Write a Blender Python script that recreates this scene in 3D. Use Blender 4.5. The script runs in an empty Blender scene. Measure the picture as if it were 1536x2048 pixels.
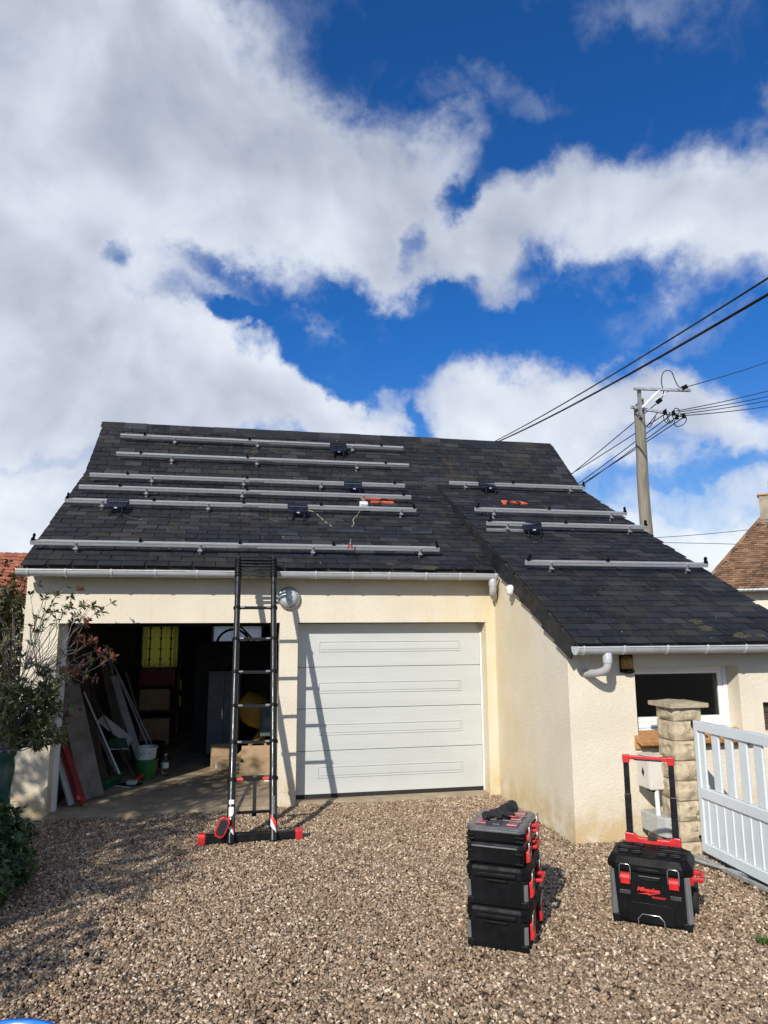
import bpy, bmesh, math, random
from mathutils import Vector, Matrix, Euler, noise

random.seed(7)
SC = bpy.context.scene
COL = SC.collection
R = math.radians

# ------------------------------------------------------------------ camera
CAM = Vector((-0.6686, -8.7712, 2.0103))
YAW, PITCH, ROLL, FPX = 0.1964, 0.1671, -0.0055, 1414.1
PW, PH = 1536.0, 2048.0
FWD = Vector((math.sin(YAW) * math.cos(PITCH), math.cos(YAW) * math.cos(PITCH), math.sin(PITCH)))
_r = FWD.cross(Vector((0, 0, 1))).normalized()
_u = _r.cross(FWD)
RGT = _r * math.cos(ROLL) + _u * math.sin(ROLL)
UPV = _u * math.cos(ROLL) - _r * math.sin(ROLL)
cd = bpy.data.cameras.new('camera')
cam = bpy.data.objects.new('camera', cd)
COL.objects.link(cam)
M3 = Matrix((RGT, UPV, -FWD)).transposed()
cam.matrix_world = Matrix.Translation(CAM) @ M3.to_4x4()
cd.sensor_fit = 'HORIZONTAL'
cd.sensor_width = 36.0
cd.lens = 36.0 * FPX / PW
cd.clip_end = 2000
SC.camera = cam


def ray(u, v):
    return (FWD + RGT * ((u - PW / 2) / FPX) - UPV * ((v - PH / 2) / FPX))


def onplane(u, v, n, d0):
    d = ray(u, v)
    n = Vector(n)
    return CAM + d * ((d0 - n.dot(CAM)) / n.dot(d))


def onX(u, v, x): return onplane(u, v, (1, 0, 0), x)
def onY(u, v, y): return onplane(u, v, (0, 1, 0), y)
def onZ(u, v, z=0.0): return onplane(u, v, (0, 0, 1), z)
def far(u, v, dist): return CAM + ray(u, v).normalized() * dist


# ------------------------------------------------------------------ light, sky
SUN_DIR = Vector((0.64, 1.0, -0.70)).normalized()      # the way the light travels
EXPOSURE = 0.0
SUN_STRENGTH = 4.7
sd = bpy.data.lights.new('sun', 'SUN')
sd.energy = SUN_STRENGTH
sd.angle = R(0.55)
sd.color = (1.0, 0.955, 0.875)
sun = bpy.data.objects.new('sun', sd)
COL.objects.link(sun)
sun.rotation_euler = SUN_DIR.to_track_quat('-Z', 'Y').to_euler()
sun.location = (-6, -10, 8)

vs = SC.view_settings
vs.view_transform = 'Standard'
vs.look = 'None'
vs.exposure = EXPOSURE
vs.gamma = 1.0
vs.use_curve_mapping = False
SC.cycles.max_bounces = 6
SC.cycles.diffuse_bounces = 3
SC.cycles.glossy_bounces = 3
SC.cycles.transmission_bounces = 5
SC.cycles.transparent_max_bounces = 6
SC.cycles.use_denoising = True

world = bpy.data.worlds.new('World')
SC.world = world
world.use_nodes = True
wt = world.node_tree
wt.nodes.clear()


def mixrgb(N, L, fac, a, b, mode='MIX'):
    n = N.new('ShaderNodeMix'); n.data_type = 'RGBA'; n.blend_type = mode
    for i, x in ((0, fac), (6, a), (7, b)):
        if isinstance(x, (int, float)): n.inputs[i].default_value = x
        elif isinstance(x, tuple): n.inputs[i].default_value = x if len(x) == 4 else (*x, 1)
        else: L.new(x, n.inputs[i])
    return n.outputs[2]


def build_sky():
    N, L = wt.nodes, wt.links
    out = N.new('ShaderNodeOutputWorld')
    sky = N.new('ShaderNodeTexSky')
    sky.sky_type = 'NISHITA'
    sky.sun_disc = False
    sky.sun_elevation = math.asin(-SUN_DIR.z)
    sky.sun_rotation = math.atan2(-SUN_DIR.x, -SUN_DIR.y)
    sky.air_density = 1.0
    sky.dust_density = 0.6
    sky.ozone_density = 2.5
    tc = N.new('ShaderNodeTexCoord')

    def math_(op, a, b=None, c=None, clamp=False):
        n = N.new('ShaderNodeMath')
        n.operation = op
        n.use_clamp = clamp
        for i, x in enumerate((a, b, c)):
            if x is None: continue
            if isinstance(x, (int, float)): n.inputs[i].default_value = x
            else: L.new(x, n.inputs[i])
        return n.outputs[0]

    def noise_(vec, scale, detail, rough=0.55, lac=2.0, dist=0.0):
        n = N.new('ShaderNodeTexNoise')
        n.inputs['Scale'].default_value = scale
        n.inputs['Detail'].default_value = detail
        n.inputs['Roughness'].default_value = rough
        n.inputs['Lacunarity'].default_value = lac
        n.inputs['Distortion'].default_value = dist
        L.new(vec, n.inputs['Vector'])
        return n

    def rng(x, a, b, c=0.0, d=1.0, smooth=True):
        n = N.new('ShaderNodeMapRange')
        n.interpolation_type = 'SMOOTHSTEP' if smooth else 'LINEAR'
        n.clamp = True
        L.new(x, n.inputs[0])
        for i, v in enumerate((a, b, c, d)): n.inputs[1 + i].default_value = v
        return n.outputs[0]

    def vmath(op, a, b=None):
        n = N.new('ShaderNodeVectorMath')
        n.operation = op
        for i, x in enumerate((a, b)):
            if x is None: continue
            if isinstance(x, (tuple, list)): n.inputs[i].default_value = x
            else: L.new(x, n.inputs[i])
        return n

    direction = tc.outputs['Generated']
    sep = N.new('ShaderNodeSeparateXYZ')
    L.new(direction, sep.inputs[0])
    az = math_('ARCTAN2', sep.outputs[0], sep.outputs[1])
    el = math_('ARCSINE', sep.outputs[2])
    comb = N.new('ShaderNodeCombineXYZ')
    L.new(az, comb.inputs[0]); L.new(el, comb.inputs[1])
    # billowing edges: warp the cloud coordinates with fractal noise
    w1 = noise_(direction, 5.5, 9, 0.60)
    off = vmath('SCALE', vmath('SUBTRACT', w1.outputs['Color'], (0.5, 0.5, 0.5)).outputs[0])
    off.inputs['Scale'].default_value = 0.24
    P = vmath('ADD', comb.outputs[0], off.outputs[0]).outputs[0]

    def azel(u, v):
        d = ray(u, v).normalized()
        return Vector((math.atan2(d.x, d.y), math.asin(d.z)))

    def blob(u, v, a, b, rot, soft):
        c = azel(u, v)
        ca, sa = math.cos(R(rot)), math.sin(R(rot))
        A = azel(u + a * ca, v - a * sa) - c
        B = azel(u + b * sa, v + b * ca) - c
        m = N.new('ShaderNodeMapping')
        m.vector_type = 'TEXTURE'
        m.inputs['Location'].default_value = (c.x, c.y, 0)
        m.inputs['Rotation'].default_value = (0, 0, math.atan2(A.y, A.x))
        m.inputs['Scale'].default_value = (A.length, B.length, 1)
        L.new(P, m.inputs['Vector'])
        sp = N.new('ShaderNodeSeparateXYZ'); L.new(m.outputs[0], sp.inputs[0])
        ln = vmath('LENGTH', m.outputs[0]).outputs['Value']
        soft = min(.92, soft * 1.35)
        return rng(ln, 1.0 + soft, 1.0 - soft)

    pos = [  # u, v, a, b, rotation, softness, weight
        (40, 250, 440, 330, 0, .40, 1.1), (290, 130, 230, 190, -35, .45, 1.0), (430, 330, 250, 200, -20, .45, 1.0),
        (600, 415, 290, 150, -5, .40, 1.05), (800, 380, 150, 130, 25, .5, .95), (905, 275, 85, 58, 45, .7, .75), (700, 260, 90, 40, -10, .8, .4),
        (1010, 450, 160, 88, 8, .45, 1.0), (1210, 430, 240, 100, 5, .40, 1.05), (1430, 420, 200, 120, 8, .45, 1.05), (1550, 400, 120, 140, 0, .5, 1.0),
        (840, 515, 120, 50, 0, .5, .75), (1000, 560, 85, 52, 20, .6, .7), (1420, 530, 120, 50, 10, .8, .45),
        (90, 600, 300, 200, 0, .5, .95), (60, 850, 400, 220, 0, .4, 1.1), (330, 740, 250, 120, -10, .4, 1.1), (480, 800, 180, 90, -10, .35, 1.05), (650, 835, 140, 48, -8, .35, 1.0),
        (665, 630, 70, 22, -22, .6, .62), (560, 650, 80, 20, 10, .7, .5),
        (760, 795, 58, 52, 20, .5, .75), (955, 840, 150, 92, 0, .35, 1.05), (1130, 820, 160, 88, 0, .35, 1.05), (1320, 795, 190, 75, 0, .35, 1.05), (1130, 910, 320, 52, 0, .5, .9),
        (1500, 840, 130, 66, 0, .45, .85), (1460, 985, 230, 42, 8, .7, .75), (1420, 1085, 320, 62, 0, .45, .95), (60, 1040, 360, 90, 0, .5, .95),
        (960, 160, 150, 42, -5, .8, .40), (1300, 0, 140, 40, 0, .8, .30), (1535, 215, 40, 30, 0, .7, .5),
        (1270, 620, 120, 34, 35, .8, .40), (1390, 660, 100, 26, 15, .8, .36), (1200, 560, 120, 36, 10, .8, .34),
    ]
    neg = [(835, 452, 34, 52, -10, .6, .95), (930, 372, 46, 36, 30, .6, .7), (210, 488, 34, 30, 0, .6, .85), (490, 642, 75, 22, -8, .6, .7),
           (310, 590, 130, 22, -25, .8, .35), (130, 700, 110, 22, 12, .8, .45), (40, 945, 160, 20, 5, .8, .5), (420, 560, 90, 20, -15, .8, .3), (170, 60, 70, 40, -30, .8, .3), (800, 855, 24, 46, 0, .6, .6), (912, 590, 46, 44, 0, .6, .55), (1400, 925, 150, 24, 10, .7, .5), (700, 680, 150, 70, 5, .6, .75), (1130, 640, 170, 40, 5, .7, .4)]
    tot = None
    for (u, v, a, b, rot, soft, w) in pos:
        t = math_('MULTIPLY', blob(u, v, a, b, rot, soft), w)
        tot = t if tot is None else math_('MAXIMUM', tot, t) if w < .6 else math_('ADD', math_('MAXIMUM', tot, t), math_('MULTIPLY', math_('MINIMUM', tot, t), 0.35))
    for (u, v, a, b, rot, soft, w) in neg:
        tot = math_('SUBTRACT', tot, math_('MULTIPLY', blob(u, v, a, b, rot, soft), w))
    # the rest of the sky goes on with the same broken cloud
    c0 = azel(768, 560)
    m = N.new('ShaderNodeMapping'); m.vector_type = 'TEXTURE'
    m.inputs['Location'].default_value = (c0.x, c0.y, 0); m.inputs['Scale'].default_value = (0.82, 0.70, 1)
    L.new(comb.outputs[0], m.inputs['Vector'])
    outside = rng(vmath('LENGTH', m.outputs[0]).outputs['Value'], 0.85, 1.15)
    broad = rng(noise_(direction, 2.2, 4, 0.5).outputs[0], 0.42, 0.62)
    tot = math_('MAXIMUM', tot, math_('MULTIPLY', outside, broad))
    billow = noise_(direction, 6.5, 4, 0.5, 2.0, 0.4)
    fine = noise_(direction, 19.0, 7, 0.6, 2.1, 0.8)
    dens = math_('ADD', tot, math_('MULTIPLY', math_('SUBTRACT', billow.outputs[0], 0.5), 1.05))
    dens = math_('ADD', dens, math_('MULTIPLY', math_('SUBTRACT', fine.outputs[0], 0.5), 0.62))
    mask = math_('MULTIPLY', rng(dens, 0.02, 1.12), 0.975)
    # light and dark within the cloud: thick middles greyer, rims and low banks whiter
    sh = noise_(direction, 3.4, 5, 0.5, 2.0, 0.5)
    sh2 = noise_(direction, 10.0, 6, 0.55, 2.0, 0.5)
    t = math_('ADD', math_('MULTIPLY', rng(sh.outputs[0], 0.28, 0.68), 0.78), math_('MULTIPLY', rng(sh2.outputs[0], 0.3, 0.7), 0.20))
    # relief: tops and sunward sides of the billows brighter, their undersides greyer
    shifted = vmath('ADD', direction, (-0.022, -0.01, 0.040)).outputs[0]
    b2_ = noise_(shifted, 6.5, 4, 0.5, 2.0, 0.4)
    relief = math_('MULTIPLY', math_('SUBTRACT', billow.outputs[0], b2_.outputs[0]), 1.2)
    low = rng(el, 0.60, 0.10)
    t = math_('ADD', math_('ADD', math_('MULTIPLY', t, 0.70), relief), math_('MULTIPLY', low, 0.34))
    t = math_('SUBTRACT', t, math_('MULTIPLY', rng(dens, 0.95, 1.7), 0.10), None, True)
    ramp = N.new('ShaderNodeValToRGB')
    e = ramp.color_ramp.elements
    e[0].position = 0.0; e[0].color = (0.38, 0.42, 0.51, 1)
    e[1].position = 1.0; e[1].color = (0.80, 0.85, 0.90, 1)
    k = ramp.color_ramp.elements.new(0.5); k.color = (0.58, 0.625, 0.72, 1)
    L.new(t, ramp.inputs[0])
    # clear sky: Nishita, deepened in colour
    hs = N.new('ShaderNodeMix'); hs.data_type = 'RGBA'; hs.blend_type = 'MULTIPLY'
    hs.inputs[0].default_value = 1.0
    L.new(sky.outputs[0], hs.inputs[6])
    tint = mixrgb(N, L, rng(el, 0.42, 0.06), (SKY_TINT[0], SKY_TINT[1], SKY_TINT[2], 1), (0.56, 0.78, 1.08, 1))
    L.new(tint, hs.inputs[7])
    b1 = N.new('ShaderNodeBackground'); L.new(hs.outputs[2], b1.inputs[0]); b1.inputs[1].default_value = SKY_STRENGTH
    b2 = N.new('ShaderNodeBackground'); L.new(ramp.outputs[0], b2.inputs[0]); b2.inputs[1].default_value = CLOUD_STRENGTH
    mx = N.new('ShaderNodeMixShader')
    L.new(mask, mx.inputs[0]); L.new(b1.outputs[0], mx.inputs[1]); L.new(b2.outputs[0], mx.inputs[2])
    L.new(mx.outputs[0], out.inputs[0])


SKY_TINT = (0.17, 0.66, 1.28)
SKY_STRENGTH = 0.10
CLOUD_STRENGTH = 1.14
build_sky()
world.cycles.sampling_method = 'MANUAL'
world.cycles.sample_map_resolution = 512


# ------------------------------------------------------------------ mesh helpers
class MB:
    def __init__(self):
        self.v, self.f = [], []

    def add(self, vs_, fs):
        o = len(self.v)
        self.v += [tuple(p) for p in vs_]
        self.f += [tuple(i + o for i in f) for f in fs]
        return self

    def box(self, x0, x1, y0, y1, z0, z1):
        return self.add([(x0, y0, z0), (x1, y0, z0), (x1, y1, z0), (x0, y1, z0), (x0, y0, z1), (x1, y0, z1), (x1, y1, z1), (x0, y1, z1)],
                        [(0, 3, 2, 1), (4, 5, 6, 7), (0, 1, 5, 4), (1, 2, 6, 5), (2, 3, 7, 6), (3, 0, 4, 7)])

    def obox(self, c, size, rot=(0, 0, 0)):
        m = rot if isinstance(rot, Matrix) else Euler(rot).to_matrix()
        sx, sy, sz = (s / 2 for s in size)
        c = Vector(c)
        P = [c + m @ Vector(q) for q in ((-sx, -sy, -sz), (sx, -sy, -sz), (sx, sy, -sz), (-sx, sy, -sz), (-sx, -sy, sz), (sx, -sy, sz), (sx, sy, sz), (-sx, sy, sz))]
        return self.add(P, [(0, 3, 2, 1), (4, 5, 6, 7), (0, 1, 5, 4), (1, 2, 6, 5), (2, 3, 7, 6), (3, 0, 4, 7)])

    def bar(self, p0, p1, w, t, up=(0, 0, 1)):
        """a flat bar from p0 to p1, w wide across 'up x dir', t thick along up"""
        p0, p1 = Vector(p0), Vector(p1)
        d = (p1 - p0); L_ = d.length; d.normalize()
        s = Vector(up).cross(d)
        if s.length < 1e-5: s = Vector((1, 0, 0)).cross(d)
        s.normalize(); n = d.cross(s)
        m = Matrix((d, s, n)).transposed()
        return self.obox((p0 + p1) / 2, (L_, w, t), m)

    def cyl(self, p0, p1, r0, r1=None, n=12, caps=True):
        r1 = r0 if r1 is None else r1
        return self.tube([p0, p1], [r0, r1], n, caps)

    def tube(self, pts, r, n=8, caps=True):
        pts = [Vector(q) for q in pts]
        rs = r if isinstance(r, (list, tuple)) else [r] * len(pts)
        t0 = (pts[1] - pts[0]).normalized()
        a = Vector((0, 0, 1)) if abs(t0.z) < .9 else Vector((1, 0, 0))
        s = t0.cross(a).normalized()
        o = len(self.v)
        for i, q in enumerate(pts):
            t = (pts[min(i + 1, len(pts) - 1)] - pts[max(i - 1, 0)]).normalized()
            s = (s - t * s.dot(t))
            s = s.normalized() if s.length > 1e-6 else t.orthogonal().normalized()
            b = t.cross(s)
            for k in range(n):
                an = 2 * math.pi * k / n
                self.v.append(tuple(q + (s * math.cos(an) + b * math.sin(an)) * rs[i]))
        for i in range(len(pts) - 1):
            for k in range(n):
                k2 = (k + 1) % n
                self.f.append((o + i * n + k, o + i * n + k2, o + (i + 1) * n + k2, o + (i + 1) * n + k))
        if caps:
            self.f.append(tuple(o + k for k in range(n))[::-1])
            self.f.append(tuple(o + (len(pts) - 1) * n + k for k in range(n)))
        return self

    def prism(self, poly, axis, a, b):
        def mk(q, h):
            if axis == 'x': return (h, q[0], q[1])
            if axis == 'y': return (q[0], h, q[1])
            return (q[0], q[1], h)
        n = len(poly)
        self.add([mk(q, a) for q in poly] + [mk(q, b) for q in poly],
                 [tuple(range(n))[::-1], tuple(range(n, 2 * n))] + [(i, (i + 1) % n, n + (i + 1) % n, n + i) for i in range(n)])
        return self

    def lathe(self, prof, n=24, c=(0, 0, 0), m=None, cap0=False, cap1=False):
        o = len(self.v)
        c = Vector(c)
        for (r, z) in prof:
            for k in range(n):
                an = 2 * math.pi * k / n
                q = Vector((r * math.cos(an), r * math.sin(an), z))
                self.v.append(tuple(c + (m @ q if m else q)))
        for i in range(len(prof) - 1):
            for k in range(n):
                k2 = (k + 1) % n
                self.f.append((o + i * n + k, o + i * n + k2, o + (i + 1) * n + k2, o + (i + 1) * n + k))
        if cap0: self.f.append(tuple(o + k for k in range(n))[::-1])
        if cap1: self.f.append(tuple(o + (len(prof) - 1) * n + k for k in range(n)))
        return self

    def ell(self, c, r, seg=12, rings=8, m=None, jit=0.0):
        prof = []
        c = Vector(c); o = len(self.v)
        for i in range(rings + 1):
            th = math.pi * i / rings
            for k in range(seg):
                an = 2 * math.pi * k / seg
                q = Vector((r[0] * math.sin(th) * math.cos(an), r[1] * math.sin(th) * math.sin(an), -r[2] * math.cos(th)))
                if jit: q *= 1 + jit * noise.noise((c + q) * (3 / max(r)))
                self.v.append(tuple(c + (m @ q if m else q)))
        for i in range(rings):
            for k in range(seg):
                k2 = (k + 1) % seg
                self.f.append((o + i * seg + k, o + i * seg + k2, o + (i + 1) * seg + k2, o + (i + 1) * seg + k))
        return self

    def mesh(self, name, mat=None, smooth=None):
        me = bpy.data.meshes.new(name)
        me.from_pydata(self.v, [], self.f)
        me.validate()
        bm = bmesh.new(); bm.from_mesh(me)
        bmesh.ops.recalc_face_normals(bm, faces=bm.faces)
        bm.to_mesh(me); bm.free()
        if mat is not None: me.materials.append(mat)
        if smooth:
            for p in me.polygons: p.use_smooth = True
            me.set_sharp_from_angle(angle=R(smooth))
        return me

    def build(self, name, mat=None, parent=None, bevel=0.0, smooth=None, seg=2):
        o = bpy.data.objects.new(name, self.mesh(name, mat, smooth))
        COL.objects.link(o)
        if parent is not None: o.parent = parent
        if bevel:
            b = o.modifiers.new('bevel', 'BEVEL')
            b.width = bevel; b.segments = seg; b.limit_method = 'ANGLE'; b.angle_limit = R(40)
            b.harden_normals = False
        return o


def tag(o, label=None, cat=None, group=None, kind=None):
    if label: o['label'] = label
    if cat: o['category'] = cat
    if group: o['group'] = group
    if kind: o['kind'] = kind
    return o


def thing(name, label, cat, loc=(0, 0, 0), rotz=0.0, group=None):
    o = bpy.data.objects.new(name, None)
    o.empty_display_size = 0.1
    COL.objects.link(o)
    o.location = loc
    o.rotation_euler = (0, 0, rotz)
    return tag(o, label, cat, group)


def copy_part(o, parent):
    c = o.copy(); COL.objects.link(c); c.parent = parent
    return c


def smooth_path(pts, sub=6):
    """Catmull-Rom through the points"""
    P = [Vector(q) for q in pts]
    P = [P[0] * 2 - P[1]] + P + [P[-1] * 2 - P[-2]]
    out = []
    for i in range(1, len(P) - 2):
        for k in range(sub):
            t = k / sub
            a, b, c, d = P[i - 1], P[i], P[i + 1], P[i + 2]
            out.append(0.5 * ((2 * b) + (c - a) * t + (2 * a - 5 * b + 4 * c - d) * t * t + (3 * b - a - 3 * c + d) * t ** 3))
    out.append(P[-2])
    return out


def text_mesh(name, body, size, mat, parent, loc, rot, shear=0.0, extrude=0.0008, align='CENTER', space=1.0, bold=0.0):
    cu = bpy.data.curves.new(name, 'FONT')
    cu.body = body; cu.size = size; cu.shear = shear; cu.extrude = extrude; cu.offset = bold
    cu.align_x = align; cu.align_y = 'CENTER'; cu.space_character = space
    cu.resolution_u = 3
    t = bpy.data.objects.new(name, cu)
    COL.objects.link(t)
    dg = bpy.context.evaluated_depsgraph_get()
    me = bpy.data.meshes.new_from_object(t.evaluated_get(dg))
    me.name = name
    me.materials.clear(); me.materials.append(mat)
    bpy.data.objects.remove(t)
    o = bpy.data.objects.new(name, me)
    COL.objects.link(o)
    o.parent = parent
    o.location = loc
    o.rotation_euler = rot
    return o


# ------------------------------------------------------------------ materials
def nt(name):
    m = bpy.data.materials.new(name)
    m.use_nodes = True
    t = m.node_tree
    return m, t, t.nodes, t.links, t.nodes['Principled BSDF']


def nz(N, L, vec, scale, detail=4, rough=.55, stretch=None):
    if stretch:
        mp = N.new('ShaderNodeMapping'); mp.inputs['Scale'].default_value = stretch
        L.new(vec, mp.inputs[0]); vec = mp.outputs[0]
    n = N.new('ShaderNodeTexNoise')
    n.inputs['Scale'].default_value = scale; n.inputs['Detail'].default_value = detail; n.inputs['Roughness'].default_value = rough
    L.new(vec, n.inputs['Vector'])
    return n.outputs[0]


def mrange(N, L, x, a, b, c=0.0, d=1.0):
    n = N.new('ShaderNodeMapRange'); n.interpolation_type = 'SMOOTHSTEP'
    L.new(x, n.inputs[0])
    for i, v in enumerate((a, b, c, d)): n.inputs[1 + i].default_value = v
    return n.outputs[0]


def bumpnode(N, L, bsdf, h, strength, dist):
    b = N.new('ShaderNodeBump'); b.inputs['Strength'].default_value = strength; b.inputs['Distance'].default_value = dist
    L.new(h, b.inputs['Height']); L.new(b.outputs[0], bsdf.inputs['Normal'])
    return b


def basic(name, col, rough=.5, metal=0.0, var=.12, scale=8.0, bump=0.0, bscale=80.0, dirt=None, stretch=None, spec=None, bdist=.003):
    """a plain paint, plastic, wood or metal with uneven tone, some wear and fine relief"""
    m, t, N, L, b = nt(name)
    tc = N.new('ShaderNodeTexCoord').outputs['Object']
    f = nz(N, L, tc, scale, 5, .6, stretch)
    lo = tuple(max(0, c * (1 - var)) for c in col); hi = tuple(min(1, c * (1 + var)) for c in col)
    c = mixrgb(N, L, mrange(N, L, f, .3, .7), lo, hi)
    if dirt:
        d = nz(N, L, tc, scale * .45, 6, .65)
        c = mixrgb(N, L, mrange(N, L, d, .52, .75, 0, dirt[3] if len(dirt) > 3 else .6), c, tuple(dirt[:3]))
    L.new(c, b.inputs['Base Color'])
    b.inputs['Metallic'].default_value = metal
    L.new(mrange(N, L, nz(N, L, tc, scale * 2.3, 4), .3, .7, max(.03, rough - .1), min(1, rough + .12)), b.inputs['Roughness'])
    if spec is not None: b.inputs['Specular IOR Level'].default_value = spec
    if bump: bumpnode(N, L, b, nz(N, L, tc, bscale, 3, .6, stretch), bump, bdist)
    return m


def m_stucco():
    m, t, N, L, b = nt('cream_render')
    g = N.new('ShaderNodeNewGeometry').outputs['Position']
    tone = nz(N, L, g, 1.4, 5, .6)
    c = mixrgb(N, L, mrange(N, L, tone, .3, .7), (.675, .60, .475, 1), (.755, .685, .555, 1))
    grain = nz(N, L, g, 95, 4, .7)
    c = mixrgb(N, L, mrange(N, L, grain, .38, .68, 0, .40), c, (.60, .52, .39, 1))
    # ochre run-off streaks, tall and narrow, and splash marks low on the wall
    st = nz(N, L, g, 5.0, 5, .6, (1, 1, .16))
    c = mixrgb(N, L, mrange(N, L, st, .56, .78, 0, .32), c, (.64, .49, .27, 1))
    sp = N.new('ShaderNodeSeparateXYZ'); L.new(g, sp.inputs[0])
    low = mrange(N, L, sp.outputs[2], .55, .0)
    ml = N.new('ShaderNodeMath'); ml.operation = 'MULTIPLY'
    L.new(low, ml.inputs[0]); L.new(mrange(N, L, nz(N, L, g, 4.0, 5, .65), .34, .62), ml.inputs[1])
    c = mixrgb(N, L, ml.outputs[0], c, (.56, .42, .23, 1))
    # ochre run-off where the gutter spills into the corner of the two walls
    xy = N.new('ShaderNodeVectorMath'); xy.operation = 'DISTANCE'
    fl = N.new('ShaderNodeVectorMath'); fl.operation = 'MULTIPLY'; fl.inputs[1].default_value = (1, 1, 0)
    L.new(g, fl.inputs[0]); L.new(fl.outputs[0], xy.inputs[0]); xy.inputs[1].default_value = (2.52, -.15, 0)
    sp2 = N.new('ShaderNodeMath'); sp2.operation = 'MULTIPLY'
    L.new(mrange(N, L, xy.outputs['Value'], 1.6, .05), sp2.inputs[0]); L.new(mrange(N, L, nz(N, L, g, 3.0, 5, .6, (1, 1, .3)), .30, .62, .15, .62), sp2.inputs[1])
    c = mixrgb(N, L, sp2.outputs[0], c, (.66, .52, .27, 1))
    L.new(c, b.inputs['Base Color'])
    b.inputs['Roughness'].default_value = .92
    b.inputs['Specular IOR Level'].default_value = .15
    ad = N.new('ShaderNodeMath'); ad.operation = 'ADD'
    L.new(grain, ad.inputs[0]); L.new(nz(N, L, g, 48, 2, .5), ad.inputs[1])
    bumpnode(N, L, b, ad.outputs[0], .7, .007)
    return m


def m_slate():
    m, t, N, L, b = nt('slate')
    geo = N.new('ShaderNodeNewGeometry')
    g = geo.outputs['Position']
    oi = N.new('ShaderNodeObjectInfo')
    a = N.new('ShaderNodeMath'); a.operation = 'ADD'
    L.new(geo.outputs['Random Per Island'], a.inputs[0]); L.new(oi.outputs['Random'], a.inputs[1])
    fr = N.new('ShaderNodeMath'); fr.operation = 'FRACT'; L.new(a.outputs[0], fr.inputs[0])
    rp = N.new('ShaderNodeValToRGB'); e = rp.color_ramp.elements
    e[0].color = (.008, .009, .010, 1); e[1].color = (.042, .044, .049, 1)
    k = e.new(.3); k.color = (.0155, .0168, .0195, 1)
    k = e.new(.55); k.color = (.0145, .0175, .0235, 1)
    k = e.new(.8); k.color = (.023, .0225, .022, 1)
    L.new(fr.outputs[0], rp.inputs[0])
    c = rp.outputs[0]
    c = mixrgb(N, L, mrange(N, L, nz(N, L, g, 9, 6, .65), .35, .7, 0, .45), c, (.028, .028, .027, 1))
    lich = nz(N, L, g, 1.5, 7, .7)
    c = mixrgb(N, L, mrange(N, L, lich, .50, .70, 0, .62), c, (.048, .040, .028, 1))
    streak = nz(N, L, g, 3.2, 5, .6, (2.2, .35, .35))
    c = mixrgb(N, L, mrange(N, L, streak, .58, .74, 0, .5), c, (.068, .050, .032, 1))
    spk = nz(N, L, g, 26, 2, .5)
    c = mixrgb(N, L, mrange(N, L, spk, .735, .78, 0, .8), c, (.34, .34, .31, 1))
    L.new(c, b.inputs['Base Color'])
    L.new(mrange(N, L, nz(N, L, g, 14, 4), .3, .7, .5, .8), b.inputs['Roughness'])
    b.inputs['Specular IOR Level'].default_value = .22
    bumpnode(N, L, b, nz(N, L, g, 38, 5, .6), .35, .006)
    return m


def m_gravel():
    m, t, N, L, b = nt('pebble')
    oi = N.new('ShaderNodeObjectInfo')
    rp = N.new('ShaderNodeValToRGB'); rp.color_ramp.interpolation = 'LINEAR'
    e = rp.color_ramp.elements
    e[0].color = (0.047, 0.031, 0.019, 1); e[1].color = (0.850, 0.712, 0.538, 1)
    for p, c in ((.12, (0.117, 0.080, 0.049)), (.24, (0.257, 0.182, 0.116)), (.36, (0.409, 0.297, 0.193)), (.47, (0.129, 0.095, 0.064)), (.57, (0.433, 0.299, 0.186)),
                 (.66, (0.246, 0.140, 0.083)), (.75, (0.562, 0.426, 0.291)), (.84, (0.281, 0.221, 0.164)), (.92, (0.702, 0.544, 0.385))):
        k = e.new(p); k.color = (*c, 1)
    L.new(oi.outputs['Random'], rp.inputs[0])
    tc = N.new('ShaderNodeTexCoord').outputs['Object']
    c = mixrgb(N, L, mrange(N, L, nz(N, L, tc, 3, 4), .3, .7, 0, .3), rp.outputs[0], (0.227, 0.157, 0.098, 1))
    gp = N.new('ShaderNodeNewGeometry').outputs['Position']
    c = mixrgb(N, L, mrange(N, L, nz(N, L, gp, 1.1, 5, .6), .45, .72, 0, .35), c, (0.215, 0.152, 0.098, 1))
    L.new(c, b.inputs['Base Color'])
    b.inputs['Roughness'].default_value = .72
    b.inputs['Specular IOR Level'].default_value = .3
    return m


def m_leaf(name, c1, c2, c3=None):
    m, t, N, L, b = nt(name)
    geo = N.new('ShaderNodeNewGeometry')
    rp = N.new('ShaderNodeValToRGB'); e = rp.color_ramp.elements
    e[0].color = (*c1, 1); e[1].color = (*(c3 or c2), 1)
    if c3: k = e.new(.6); k.color = (*c2, 1)
    L.new(geo.outputs['Random Per Island'], rp.inputs[0])
    L.new(rp.outputs[0], b.inputs['Base Color'])
    b.inputs['Roughness'].default_value = .45
    b.inputs['Specular IOR Level'].default_value = .4
    tr = N.new('ShaderNodeBsdfTranslucent'); L.new(rp.outputs[0], tr.inputs[0])
    mx = N.new('ShaderNodeMixShader'); mx.inputs[0].default_value = .22
    L.new(b.outputs[0], mx.inputs[1]); L.new(tr.outputs[0], mx.inputs[2])
    L.new(mx.outputs[0], N['Material Output'].inputs[0])
    return m


def m_glass(name, col=(.9, .95, .95), rough=.03, alpha=None):
    m, t, N, L, b = nt(name)
    b.inputs['Base Color'].default_value = (*col, 1)
    b.inputs['Roughness'].default_value = rough
    b.inputs['Transmission Weight'].default_value = 1.0
    b.inputs['IOR'].default_value = 1.45
    return m


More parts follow.
